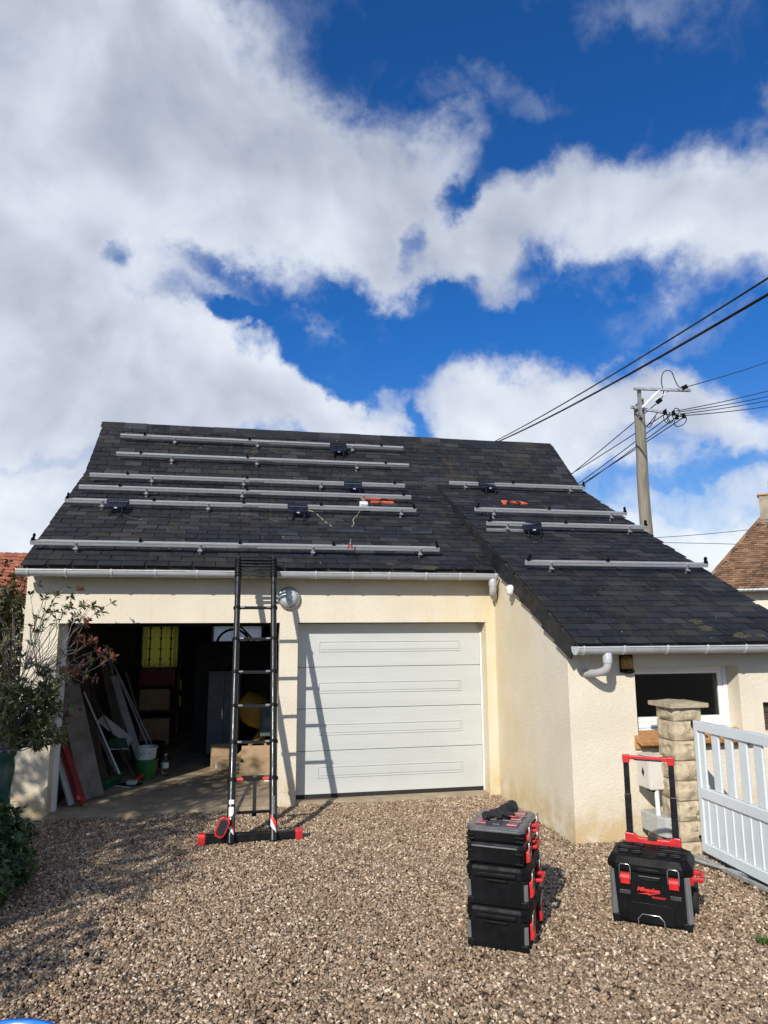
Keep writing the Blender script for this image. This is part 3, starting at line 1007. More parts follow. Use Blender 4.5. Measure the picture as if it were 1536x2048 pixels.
def sensor():
    c = onX(1030, 1183, XI)
    t = thing('motion_sensor', 'small cream motion sensor under the slate verge of the lean-to', 'sensor', (XI, c.y, c.z))
    MB().box(-.038, -.001, -.05, .05, -.005, .07).build('mount', M['meter_white'], t, bevel=.006)
    MB().ell((-.065, -.02, .03), (.055, .07, .05), 14, 10).build('housing', M['pvc_white'], t, smooth=60)
    MB().ell((-.085, -.055, -.015), (.042, .045, .038), 12, 8).build('lens', M['meter_white'], t, smooth=60)


sensor()


def lantern():
    c = onY(1252, 1328, YA)
    t = thing('wall_lantern', 'half-round amber and black lantern in shade below the lean-to gutter', 'wall lamp', (c.x, YA, c.z))
    am = basic('amber_glass', (.36, .20, .035), .35, var=.25, scale=14)
    pr = [(0, -.07), (.055, -.06), (.07, -.02), (.07, .04), (.05, .075), (0, .085)]
    hb = MB()
    o_ = len(hb.v)
    nseg = 10
    for (r_, z_) in pr:
        for k_ in range(nseg + 1):
            a_ = math.pi * k_ / nseg
            hb.v.append((r_ * math.cos(a_), -.002 - r_ * math.sin(a_), z_))
    for i in range(len(pr) - 1):
        for k_ in range(nseg):
            hb.f.append((i * (nseg + 1) + k_, i * (nseg + 1) + k_ + 1, (i + 1) * (nseg + 1) + k_ + 1, (i + 1) * (nseg + 1) + k_))
    hb.build('amber_shade', am, t, smooth=60)
    MB().ell((0, -.035, -.07), (.068, .045, .028), 14, 8).build('black_base', M['black'], t, smooth=60)
    MB().box(-.075, .075, -.012, 0, -.085, .09).build('back_plate', M['black'], t, bevel=.005)


lantern()


def meter_boxes():
    t = thing('meter_box', 'white electricity meter box with a dark diamond mark beside the stone pillar', 'meter box', (3.145, -2.40, .52))
    MB().box(0, .145, 0, .215, .0, .30).build('case', M['meter_white'], t, bevel=.01)
    MB().box(-.012, -.001, .008, .207, .010, .290).build('door', M['meter_white'], t, bevel=.006)
    MB().box(-.010, .145, -.006, .215, .3005, .312).build('hood', M['meter_white'], t, bevel=.003)
    dm = MB(); dm.prism([(.10, .105), (.122, .15), (.10, .195), (.078, .15)], 'x', -.0145, -.0125)
    dm.build('diamond_mark', M['rubber'], t)
    MB().box(.03, .07, .03, .12, -.022, 0).build('cable_entry', M['black'], t)
    c = thing('conduit', 'white cable conduit running down below the meter box', 'conduit', (3.225, -2.36, 0))
    MB().tube([(0, 0, .52), (.005, 0, .30), (.01, .0, -.02)], .022, 12).build('pipe', M['pvc_white'], c, smooth=50)
    MB().tube([(.06, .02, .14), (.10, -.03, .04), (.16, -.05, -.02)], .016, 10).build('branch_pipe', M['pvc_white'], c, smooth=50)
    g = thing('electrical_box', 'grey plastic junction box with sloped corner low beside the stone pillar', 'electrical box', (3.185, -2.50, .115))
    cv = MB()
    cv.prism([(0, .10), (.035, 0), (.16, 0), (.16, .38), (0, .38)], 'z', 0, .175)
    cv.build('cover', M['box_grey'], g, bevel=.012)
    MB().cyl((-.002, .26, .11), (-.008, .26, .11), .014, n=12).build('screw_cap', M['zinc'], g)
    MB().box(.02, .14, .10, .30, -.115, -.002).build('plinth', basic('brown_plinth', (.25, .19, .12), .9, var=.2), g)


meter_boxes()
# small unfinished patch of mortar where the wall and elbow meet
# ------------------------------------------------------------------ mounting rails on the roof
RZ = .05      # how far the hooks hold the rails off the slates
RAIL_POLY = [(a_, b_ + RZ) for (a_, b_) in [(-.023, .056), (.023, .056), (.023, .106), (.008, .106), (.008, .094), (-.008, .094), (-.008, .106), (-.023, .106), (-.023, .086), (-.019, .084), (-.019, .079), (-.023, .077)]]
hk = MB()   # roof hook: foot plate, upright with bolt, shelf
hk.box(-.022, .022, -.070, -.020, .016, .021); hk.box(-.014, .014, -.033, -.0235, .021, .098 + RZ); hk.box(-.026, .026, -.075, -.033, .075, .081)
hk.cyl((0, -.033, .085 + RZ), (0, -.043, .085 + RZ), .009, n=8)
HOOK = hk.mesh('roof_hook', M['alu_dull'])
ck = MB()   # black clamp with its bolt
ck.box(-.017, .017, -.018, .018, .107 + RZ, .127 + RZ); ck.cyl((0, 0, .127 + RZ), (0, 0, .160 + RZ), .008, n=8); ck.box(-.015, .015, -.012, .024, .128 + RZ, .138 + RZ)
CLAMP = ck.mesh('clamp', M['black'])
ek = MB()   # end clamp, a hooked block
ek.box(-.018, .018, -.020, .020, .107 + RZ, .130 + RZ); ek.prism([(-.018, .130 + RZ), (.018, .130 + RZ), (.034, .165 + RZ), (.018, .190 + RZ), (.006, .182 + RZ), (.004, .150 + RZ)], 'y', -.018, .018)
ENDC = ek.mesh('end_clamp', M['black'])
sk = MB(); sk.box(-.11, .11, -.0265, -.0232, .064 + RZ, .100 + RZ)
for i in range(5): sk.cyl((-.09 + i * .045, -.0265, .083 + RZ), (-.09 + i * .045, -.031, .083 + RZ), .006, n=8)
SPLICE = sk.mesh('splice_plate', M['alu_dull'])


def rail(pl, y, x0, x1, label, hooks, clamps, ends=(), splice=None):
    t = thing('mounting_rail', label, 'rail', pl.at(x0, y), 0, 'aluminium rails laid across the roof')
    t.rotation_euler = (pl.ang, 0, 0)
    L_ = x1 - x0
    MB().prism(RAIL_POLY, 'x', 0, L_).build('profile', M['alu'], t)

    def put(me, x, nm, flip=False):
        o = bpy.data.objects.new(nm, me); COL.objects.link(o); o.parent = t; o.location = (x - x0, 0, 0)
        if flip: o.scale = (-1, 1, 1)
    for x in hooks: put(HOOK, x, 'roof_hook')
    for x in clamps: put(CLAMP, x, 'clamp')
    for x in ends: put(ENDC, x, 'end_clamp', x > (x0 + x1) / 2)
    if splice is not None: put(SPLICE, splice, 'splice_plate')
    return t


def rail_px(pl, p0, p1, label, hooks, clamps, ends='', splice=None):
    """place a rail whose two ends are seen at p0 and p1, its middle 0.13 m above the slates"""
    a, b = pl.hit(*p0, .13), pl.hit(*p1, .13)
    y = (a.y + b.y) / 2 - .13 * pl.n.y
    vm = (p0[1] + p1[1]) / 2
    X = lambda us: [pl.hit(u, vm, .13).x for u in us]
    e = ([a.x + .03] if 'l' in ends else []) + ([b.x - .03] if 'r' in ends else [])
    rail(pl, y, a.x, b.x, label, X(hooks), X(clamps), e, X([splice])[0] if splice else None)
    return y


r1 = rail_px(PU, (240, 875), (805, 893), 'topmost aluminium rail on the main roof, just below the ridge', (348, 515, 703), (287, 499, 759), '', 525)
rail_px(PU, (232, 910), (817, 929), 'second aluminium rail down from the ridge on the main roof', (342, 514, 712), (279, 495, 768), '', 530)
r3 = rail_px(PM, (178, 952), (808, 969), 'third aluminium rail down the main roof, with an inverter near its right end', (301, 487, 640), (251, 494, 783), '', 512)
rail_px(PM, (157, 975), (821, 993), 'fourth aluminium rail down the main roof, above the orange-red handles', (290, 484, 723), (236, 494, 801), '', 505)
r5 = rail_px(PM, (130, 1000), (832, 1020), 'fifth aluminium rail down the main roof, carrying two inverters', (200, 416, 797), (306, 487, 641), 'lr', 500)
rail_px(PM, (63, 1081), (880, 1101), 'lowest aluminium rail on the main roof, just above the gutter', (149, 400, 625, 836), (280, 480, 666), 'lr', 495)
a1_ = rail_px(PA, (900, 967), (1168, 974), 'topmost rail on the right-hand roof slope, with a dark inverter', (934, 1134), (1026,), 'r')
rail_px(PA, (950, 1019), (1252, 1027), 'second rail down the right-hand roof slope, below the orange-red plate', (990, 1216), (1098,), 'lr')
a3_ = rail_px(PA, (975, 1048), (1292, 1053), 'third rail down the right-hand roof slope, with a navy inverter', (1017, 1253), (1131,), 'lr')
rail_px(PA, (1052, 1126), (1413, 1129), 'lowest rail on the right-hand roof slope, alone near the eave', (1103, 1370), (1215,), 'lr')
# offcut of rail lying beside the third rail of the right-hand slope
c = PA.hit(1000, 1055, .03)
off_ = thing('rail_offcut', 'short offcut of aluminium rail lying left under the navy inverter rail', 'rail', (2.64, PA.at(0, a3_ - .01).y, PA.at(0, a3_ - .01).z))
off_.rotation_euler = (PA.ang, 0, 0)
MB().prism([(-.02, .018), (.02, .018), (.02, .055), (-.02, .055)], 'x', 0, .66).build('profile', M['alu_dull'], off_, bevel=.003)


def inverter(pl, x, y, label, tilt=0.0, w=.26, d=.21):
    t = thing('microinverter', label, 'inverter', pl.at(x, y), 0, 'microinverters clipped to the rails')
    t.rotation_euler = (pl.ang, 0, tilt)
    b = MB()
    b.prism([(-w / 2, -d * .86), (-w / 2 + .03, -d), (w / 2 - .03, -d), (w / 2, -d * .86), (w / 2, .025), (-w / 2, .025)], 'z', .052 + RZ, .090 + RZ)
    body = b.build('case', M['inverter'], t, bevel=.006)
    fl = MB()
    fl.box(-w / 2 - .012, w / 2 + .012, -.030, .042, .1075 + RZ, .1115 + RZ); fl.box(-w / 2 - .012, -w / 2 - .004, -.030, .042, .06 + RZ, .1075 + RZ); fl.box(w / 2 + .004, w / 2 + .012, -.030, .042, .06 + RZ, .1075 + RZ)
    fl.build('mounting_flange', M['black_gloss'], t, bevel=.002)
    for i in range(5):
        MB().box(-.08 + i * .04 - .004, -.08 + i * .04 + .004, -d * .8, -.04, .0905 + RZ, .0985 + RZ).build('rib', M['inverter'], t)
    MB().box(-.020, .020, -d - .002, -d + .0005, .064 + RZ, .080 + RZ).build('sticker', M['white_paint'], t)
    for sx in (-1, 1):
        MB().tube([(sx * w * .32, -d + .005, .066 + RZ), (sx * w * .34, -d - .04, .04 + RZ), (sx * w * .26, -d - .07, .026)], .011, 8).build('connector', M['black'], t, smooth=50)
    return t


inverter(PU, .90, r1, 'black inverter on the topmost rail of the main roof, under the ridge')
inverter(PM, 1.00, r3, 'black inverter with loose cables on the third rail of the main roof')
inverter(PM, -2.37, r5, 'black inverter at the left end of the fifth rail, near the left verge')
inverter(PM, .06, r5, 'black inverter in the middle of the fifth rail with a pale wire leaving it')
inverter(PA, 3.29, a1_, 'dark inverter on the topmost rail of the right-hand slope', R(3))
inverter(PA, 3.29, a3_, 'navy blue inverter on the third rail of the right-hand slope', R(-8))


def cable(label, pl, pts, r=.007, mat='cable', off=.022):
    P = [pl.hit(u, v, off + (o[0] if o else 0)) for (u, v, *o) in pts]
    mb = MB(); mb.tube(smooth_path(P, 5), r * (1.55 if mat == 'cable' else 1.1), 7)
    return tag(mb.build('cable', M[mat], smooth=60), label, 'cable', 'cables lying on the slates')


M['wire_pale'] = basic('pale_green_wire', (.34, .38, .22), .5, var=.2, scale=10)
cable('black cable trailing from the left inverter along the fifth rail', PM, [(232, 1026), (262, 1036), (300, 1041), (335, 1039), (365, 1028), (395, 1024), (440, 1026), (490, 1028), (530, 1037), (560, 1043), (585, 1040), (588, 1028)])
cable('black trunk cable hanging between the top inverter and the fifth rail', PU, [(668, 905), (670, 916), (667, 930), (662, 945)], .010)
cable('black trunk cable dropping down the slates across the third and fourth rails', PM, [(664, 950), (655, 965), (640, 985), (630, 1003), (622, 1012)], .010)
cable('thin black lead running down from the second rail to the third-rail inverter', PU, [(672, 918), (679, 935), (683, 948)], .006)
cable('black lead looping below the third-rail inverter', PM, [(700, 985), (706, 996), (695, 1005), (690, 1011)], .008)
cable('black lead crossing below the third-rail inverter towards the white box', PM, [(690, 985), (700, 994), (715, 1003), (722, 1007)], .007)
cable('pale green earth wire drooping from the middle inverter to the white box', PM, [(612, 1020), (627, 1024), (642, 1036), (655, 1047), (668, 1055), (685, 1060), (700, 1056), (708, 1048), (706, 1040), (715, 1030), (724, 1014)], .0055, 'wire_pale')
cable('short black lead lying below the second rail left of the splice', PU, [(490, 915), (496, 905), (505, 900), (520, 899)], .007)
cable('grey lead running right from the top rail splice', PU, [(512, 893), (535, 898), (555, 905), (570, 913)], .006)
cable('black lead coiled below the topmost inverter of the right-hand slope', PA, [(968, 986), (975, 995), (984, 998), (980, 1004), (986, 1012), (1000, 1014)], .009)
cable('black connector lead left of the topmost inverter of the right-hand slope', PA, [(962, 977), (950, 978), (942, 977), (938, 982)], .011)
cable('black lead looping down below the navy inverter', PA, [(1046, 1063), (1055, 1071), (1066, 1072), (1078, 1080), (1083, 1086), (1074, 1087)], .009)
cable('thin grey lead beside the looped black lead under the navy inverter', PA, [(1050, 1062), (1057, 1075), (1064, 1083), (1076, 1086)], .006)

# loose tools on the slates
def plate(name, label, cat, pl, u, v, poly, th, mat, rz=0.0, off=.022):
    t = thing(name, label, cat, pl.hit(u, v, off))
    t.rotation_euler = (Matrix.Rotation(pl.ang, 3, 'X') @ Matrix.Rotation(rz, 3, 'Z')).to_euler()
    return t


t = plate('grip_handle', 'orange-red handle with a square end lying under the fourth rail', 'tool', PM, 748, 998, None, .02, 'orange_red')
MB().prism([(-.22, -.02), (.12, .005), (.14, .045), (.30, .045), (.34, -.005), (.14, -.03), (.10, -.055), (-.20, -.04)], 'z', 0, .03).build('plate', M['orange_red'], t, bevel=.006)
t = plate('grip_handle', 'orange-red handle with a cable through it beside the white box', 'tool', PM, 765, 1005, None, .02, 'orange_red')
MB().prism([(-.20, -.05), (-.16, .03), (-.05, .0), (.02, .035), (.14, .02), (.17, -.06), (.06, -.05), (-.02, -.03), (-.08, -.055)], 'z', 0, .03).build('plate', M['orange_red'], t, bevel=.006)
MB().tube(smooth_path([(-.06, -.04, .03), (-.02, .02, .05), (.05, .03, .05), (.08, -.02, .035)], 5), .008, 7).build('cord', M['cable'], t, smooth=60)
t = plate('grip_handle', 'orange-red arched plate lying above the second rail of the right-hand slope', 'tool', PA, 1026, 1008, None, .02, 'orange_red')
MB().prism([(-.19, -.07), (-.17, .10), (.15, .08), (.24, -.02), (.13, -.03), (.10, .02), (0, .045), (-.10, .02), (-.13, -.07)], 'z', 0, .03).build('plate', M['orange_red'], t, bevel=.006)
MB().tube(smooth_path([(-.14, -.06, .03), (-.06, .03, .05), (.04, .04, .05), (.12, -.02, .03)], 5), .010, 7).build('cord', M['cable'], t, smooth=60)
t = plate('junction_box', 'small white junction box resting on the fifth rail of the main roof', 'junction box', PM, 727, 1014, None, .02, 'pvc_white', off=.10)
MB().box(-.06, .06, -.045, .05, .0, .075).build('case', M['pvc_white'], t, bevel=.012)
MB().box(-.045, .045, -.0485, -.0455, .012, .06).build('lid', M['meter_white'], t, bevel=.001)
t = plate('pliers', 'small red-handled pliers standing on the lowest rail of the main roof', 'pliers', PM, 700, 1097, None, .02, 'red', off=.155)
for sx in (-1, 1):
    MB().tube([(sx * .004, 0, .07), (sx * .018, 0, .045), (sx * .026, 0, .0)], [.006, .009, .008], 8).build('handle', M['red'], t, smooth=60)
MB().tube([(0, 0, .065), (0, .005, .13)], [.012, .004], 8).build('jaw', M['galv'], t, smooth=60)


# ------------------------------------------------------------------ telescopic ladder
def ladder():
    foot, top = Vector((-.52, -1.415, 0)), Vector((-.527, -.335, 2.86))
    t = thing('telescopic_ladder', 'black telescopic ladder with red foot caps leaning on the gutter', 'ladder', foot)
    d = (top - foot); Ll = d.length; d.normalize()
    nrm = Vector((1, 0, 0)).cross(d)            # points away from the wall, upwards
    rung_v = [1624, 1558, 1484, 1411.5, 1344, 1278, 1215.5]
    n_pl = Vector((0, -d.z, d.y)).normalized()
    ss = []
    for v in rung_v:
        q = onplane(505, v, n_pl, n_pl.dot(foot))
        ss.append((q - foot).dot(d))
    s_top = [(onplane(512, v, n_pl, n_pl.dot(foot)) - foot).dot(d) for v in (1152, 1145, 1138, 1132, 1126, 1120)]
    half = .203

    def P(x, s, o=0.0): return Vector((x, 0, 0)) + d * s + nrm * o
    allr = ss + s_top
    r0, r1 = .040, .026
    nseg = len(allr)
    for sx in (-1, 1):
        cuts = [0.015] + allr
        for i in range(len(cuts) - 1):
            r = r0 + (r1 - r0) * i / nseg
            hx = half + .0 * i
            o = MB(); o.cyl(P(sx * hx, cuts[i]), P(sx * hx, cuts[i + 1] + .003), r, n=20)
            o.build('stile_section', M['black_gloss'], t, smooth=50)
        for i, s in enumerate(allr):
            r = r0 + (r1 - r0) * i / nseg
            if i == 0: continue
            cl = MB(); cl.lathe([(r + .001, -.019), (r + .010, -.016), (r + .010, .012), (r - .002, .019)], 20, P(sx * half, s), Matrix((Vector((1, 0, 0)), nrm, d)).transposed())
            cl.build('collar', M['black'], t, smooth=40)
        tip = MB(); tip.cyl(P(sx * half, allr[-1]), P(sx * half, allr[-1] + .045), r1 + .002, .016, 16)
        tip.build('end_cap', M['rubber'], t, smooth=50)
    for i, s in enumerate(allr):
        hw = half - (r0 + (r1 - r0) * i / nseg) + .004
        m = Matrix((Vector((1, 0, 0)), nrm, d)).transposed()
        rb = MB()
        if i < 7:
            rb.prism([(-.020, -.012), (.016, -.014), (.020, .0), (.016, .012), (-.018, .016)], 'x', -hw, hw)
        else:
            rb.prism([(-.022, -.012), (.022, -.012), (.022, .010), (-.022, .012)], 'x', -hw, hw)
        rb.v = [tuple(P(0, s) + m @ Vector(q)) for q in rb.v]
        rung = rb.build('rung', M['black_gloss'] if i else M['black'], t, bevel=.003)
        if 1 < i < 7:
            for sx in (-1, 1):
                bt = MB(); bt.obox(P(sx * (hw - .028), s, .020), (.045, .012, .02), m)
                bt.build('release_button', M['grey_strip'], rung, bevel=.002)
        if i == 1:
            for sx in (-1, 1):
                bt = MB(); bt.obox(P(sx * (hw - .04), s, .021), (.062, .006, .022), m)
                bt.build('red_sticker', M['red_bright'], rung)
            bt = MB(); bt.obox(P(0, s - .012, .010), (.13, .03, .020), m)
            bt.build('lock_housing', M['black'], rung, bevel=.004)
    # stabiliser bar with red end caps
    MB().box(-.44, .42, .045, .115, .012, .085).build('stabiliser_bar', M['black_gloss'], t, bevel=.006)
    for sx, x in ((-1, -.475), (1, .455)):
        b = MB(); b.prism([(.038, .0), (.122, .0), (.122, .075), (.11, .100), (.05, .100), (.038, .075)], 'x', x - .035, x + .035)
        b.build('foot_cap', M['red'], t, bevel=.006)
    # stickers on the stiles
    for sx, cells in ((-1, ((.36, .40, .048), (.25, .335, .046), (.19, .235, .046))), (1, ((.25, .42, .03),))):
        for (a_, b_, wd) in cells:
            st = MB()
            rr = r0 + .0012
            m = Matrix((Vector((1, 0, 0)), nrm, d)).transposed()
            pts = []
            for k in range(7):
                an = R(-35 + 70 * k / 6) * (wd / .046)
                pts.append((rr * math.sin(an), rr * math.cos(an)))
            for k, (x_, y_) in enumerate(pts):
                st.v.append(tuple(P(sx * half, a_) + m @ Vector((x_, y_, 0)))); st.v.append(tuple(P(sx * half, b_) + m @ Vector((x_, y_, 0))))
            st.f = [(2 * k, 2 * k + 2, 2 * k + 3, 2 * k + 1) for k in range(6)]
            st.build('sticker', M['white_paint'] if sx < 0 else M['sticker_print'], t, smooth=60)
    # white and red flashes near the feet
    for sx in (-1, 1):
        m = Matrix((Vector((1, 0, 0)), nrm, d)).transposed()
        rr = r0 + .0014
        for (poly, mt) in (([(-40, .165), (40, .100), (40, .02 + .105), (-40, .235)], 'white_paint'), ([(-40, .236), (40, .126), (40, .20), (-40, .275)], 'red_bright')):
            st = MB()
            for k in range(7):
                f = k / 6
                an = R(-40 + 80 * f)
                za = poly[0][1] + (poly[1][1] - poly[0][1]) * f; zb = poly[3][1] + (poly[2][1] - poly[3][1]) * f
                for z_ in (za, zb): st.v.append(tuple(P(sx * half, z_ - .02) + m @ Vector((rr * math.sin(an), rr * math.cos(an), 0))))
            st.f = [(2 * k, 2 * k + 2, 2 * k + 3, 2 * k + 1) for k in range(6)]
            st.build('flash', M[mt], t, smooth=60)
    # closing strap hanging from the lowest step, with its buckle; pad at the left foot
    s1 = ss[1]
    q = P(.02, s1 - .02, .022)
    sb = MB(); sb.bar(q, q + Vector((0, -.01, -.30)), .036, .004, up=(0, -1, 0)); sb.build('strap', M['rubber'], t)
    MB().obox(q + Vector((0, -.012, -.31)), (.045, .016, .05)).build('buckle', M['black'], t, bevel=.003)
    sb = MB(); pth = smooth_path([P(-.01, s1 - .02, .024), P(-.09, s1 - .17, .05), P(-.165, s1 - .32, .05), P(-.225, s1 - .43, .065), P(-.265, .24, .07)], 4)
    for i in range(len(pth) - 1): sb.bar(pth[i], pth[i + 1], .030, .004, up=nrm)
    sb.build('strap', M['rubber'], t)
    pc = P(-.285, .15, .085)
    m = Matrix((Vector((math.cos(R(-22)), 0, math.sin(R(-22)))), Vector((0, -1, 0)), Vector((-math.sin(R(-22)), 0, math.cos(R(-22)))))).transposed()
    for (sx_, sz_, th_, mt, nm) in ((.105, .19, .030, 'red', 'pad_rim'), (.078, .155, .040, 'rubber', 'pad')):
        pb = MB(); pb.prism([(-sx_ / 2, -sz_ * .34), (-sx_ * .28, -sz_ / 2), (sx_ * .28, -sz_ / 2), (sx_ / 2, -sz_ * .34), (sx_ / 2, sz_ * .34), (sx_ * .28, sz_ / 2), (-sx_ * .28, sz_ / 2), (-sx_ / 2, sz_ * .34)], 'y', -th_ / 2, th_ / 2)
        pb.v = [tuple(pc + Matrix.Rotation(R(24), 3, 'Y') @ Vector(q_)) for q_ in pb.v]
        pb.build(nm, M[mt], t, bevel=.005)


M['sticker_print'] = basic('small_print_sticker', (.10, .10, .10), .5, var=.9, scale=70, stretch=(1, 1, 2.5))
ladder()


# ------------------------------------------------------------------ tool boxes
def chamfer_rect(w, d, c):
    x, y = w / 2, d / 2
    return [(-x + c, -y), (x - c, -y), (x, -y + c), (x, y - c), (x - c, y), (-x + c, y), (-x, y - c), (-x, -y + c)]


def loft(mb, rings):
    """rings: list of (polygon, z); joined into one closed shell"""
    o = len(mb.v); n = len(rings[0][0])
    for (poly, z) in rings: mb.v += [(x, y, z) for (x, y) in poly]
    for i in range(len(rings) - 1):
        for k in range(n): mb.f.append((o + i * n + k, o + i * n + (k + 1) % n, o + (i + 1) * n + (k + 1) % n, o + (i + 1) * n + k))
    mb.f.append(tuple(o + k for k in range(n))[::-1]); mb.f.append(tuple(o + (len(rings) - 1) * n + k for k in range(n)))
    return mb


def latch(t, x, yf, z0, z1, mat='red'):
    """red over-centre latch with its wire bail, on the front face at y=yf"""
    b = MB(); b.prism([(yf - .002, z0), (yf - .026, z0 + .008), (yf - .030, z0 + .05), (yf - .018, z1 - .025), (yf - .002, z1 - .02)], 'x', x - .032, x + .032)
    l_ = b.build('latch', M[mat], t, bevel=.004)
    w = MB(); w.tube([(x - .036, yf - .022, z1 - .055), (x - .036, yf - .024, z1 + .03), (x - .026, yf - .024, z1 + .042), (x + .026, yf - .024, z1 + .042), (x + .036, yf - .024, z1 + .03), (x + .036, yf - .022, z1 - .055)], .0032, 7)
    w.build('wire_bail', M['steel'], l_, smooth=60)
    te = MB()
    for k in range(5): te.box(x - .026 + k * .012, x - .020 + k * .012, yf - .0245, yf - .012, z1 - .026, z1 - .012)
    te.build('teeth', M['red_bright'], l_)


def big_box(name, label, loc, rz, h=.25, w=.56, d=.41, front_red=True, logo=False, group=None):
    t = thing(name, label, 'tool box', loc, rz, group)
    wb, db = w - .026, d - .022
    body = MB()
    loft(body, [(chamfer_rect(wb - .014, db - .014, .02), .0), (chamfer_rect(wb - .008, db - .008, .02), .035), (chamfer_rect(wb, db, .02), h - .085)])
    body.build('body', M['black'], t, bevel=.004)
    lid = MB()
    loft(lid, [(chamfer_rect(w - .012, d - .012, .045), h - .085), (chamfer_rect(w, d, .045), h - .075), (chamfer_rect(w, d, .045), h - .030), (chamfer_rect(w - .018, d - .018, .04), h - .012), (chamfer_rect(w - .04, d - .04, .04), h - .006)])
    lid.build('lid', M['black'], t, bevel=.003)
    # grip mouldings on the lid's short sides and on its long front
    for (cx, cy, sx_, sy_) in ((-w / 2 - .006, 0, .016, d * .62), (w / 2 + .006, 0, .016, d * .62)):
        MB().obox((cx, cy, h - .058), (sx_, sy_, .026)).build('grip_rib', M['black'], t, bevel=.006)
        MB().obox((cx * .985, cy, h - .092), (sx_ * .8, sy_ * .55, .018)).build('grip_rib', M['black'], t, bevel=.005)
    # pads on the lid that take the box above
    for ix in (-1, 1):
        for iy, nx in ((-1, 2), (0, 1), (1, 2)):
            for k in range(nx):
                cx = ix * (.075 + .085 * k + (.035 if nx == 1 else 0)); wx = .068 if nx == 2 else .15
                MB().obox((cx, iy * .105, h - .002), (wx, .045, .014)).build('cleat', M['black'], t, bevel=.005)
    # aluminium corner strips and corner feet
    for sx in (-1, 1):
        for sy in (-1, 1):
            MB().obox((sx * (wb / 2 - .0125), sy * (db / 2 - .0125), (h - .085) / 2 + .012), (.026, .026, h - .150), (0, 0, R(45))).build('corner_strip', M['grey_strip'], t, bevel=.004)
            MB().obox((sx * (wb / 2 - .022), sy * (db / 2 - .022), .022), (.05, .05, .044)).build('corner_foot', M['black'], t, bevel=.008)
    yf = -db / 2
    for sx in (-1, 1): latch(t, sx * w * .29, yf, h - .205 if h > .22 else .02, h - .085)
    if front_red:
        a = MB(); a.tube([(-.075, yf - .004, h - .13), (-.075, yf - .062, h - .125), (.075, yf - .062, h - .125), (.075, yf - .004, h - .13)], .013, 8)
        a.build('carry_handle', M['red'], t, smooth=40)
    return t


def organizer(name, label, loc, rz, h, clear):
    w, d = .50, .385
    t = thing(name, label, 'organizer', loc, rz, 'black tool boxes stacked on the gravel')
    body = MB()
    loft(body, [(chamfer_rect(w - .03, d - .03, .02), 0), (chamfer_rect(w - .014, d - .014, .02), .015), (chamfer_rect(w - .012, d - .012, .02), h - .035)])
    body.build('body', M['black'], t, bevel=.004)
    rim = MB()
    loft(rim, [(chamfer_rect(w, d, .03), h - .038), (chamfer_rect(w, d, .03), h - .014), (chamfer_rect(w - .02, d - .02, .03), h - .004)])
    rim.build('lid', M['black_gloss'] if not clear else M['smoke_lid'], t, bevel=.003)
    MB().obox((-w / 2 - .002, 0, h - .026), (.006, d * .78, .008)).build('lid_edge', M['grey_strip'], t)
    for sx in (-1, 1):
        for sy in (-1, 1):
            for zz in (.018, h - .06):
                MB().obox((sx * (w / 2 - .010), sy * (d / 2 - .03), zz), (.03, .055, .014)).build('corner_rib', M['black'], t, bevel=.004)
    if clear:
        for ix in (-1, 0, 1):
            for iy in (-1, 1):
                MB().obox((ix * .155, iy * .105, h + .002), (.085, .075, .012)).build('bin_window', M['pink_lid'], t, bevel=.005)
        MB().obox((0, 0, h + .001), (.40, .05, .008)).build('lid_rib', M['smoke_lid'], t, bevel=.003)
        for ix in (-1, 1):
            MB().obox((ix * .078, 0, h + .0015), (.022, .31, .007)).build('lid_rib', M['smoke_lid'], t, bevel=.003)
    yf = -d / 2
    for sx in (-1, 1): latch(t, sx * .15, yf, .012, h - .035)
    a = MB(); a.tube([(-.07, yf - .0, h - .055), (-.07, yf - .045, h - .05), (.07, yf - .045, h - .05), (.07, yf - .0, h - .055)], .012, 8)
    a.build('carry_handle', M['red'], t, smooth=40)
    return t


M['dark_plate'] = basic('dark_plate', (.035, .035, .037), .45, var=.2, scale=9)
M['smoke_lid'] = basic('smoky_lid', (.10, .098, .105), .28, var=.2, scale=7, dirt=(.17, .15, .14, .5))
M['pink_lid'] = basic('pinkish_window', (.30, .085, .10), .28, var=.3, scale=22, dirt=(.30, .22, .20, .4))
ST = Vector((1.130, -3.868, 0.006)); STR = R(57.5)
GRP = 'black tool boxes stacked on the gravel'
big_box('tool_box', 'deep black tool box at the bottom of the stack', ST, STR, .255, group=GRP, front_red=False)
big_box('tool_box', 'deep black tool box with red carry handle, second from the bottom', ST + Vector((.004, .006, .252)), STR + R(1.0), .250, group=GRP)
organizer('organizer_case', 'plain black organizer case second from the top of the stack', ST + Vector((-.008, -.004, .498)), STR - R(.6), .138, False)
organizer('organizer_case', 'flat organizer case with see-through pinkish lid on top of the stack', ST + Vector((-.008, -.006, .634)), STR + R(.4), .103, True)


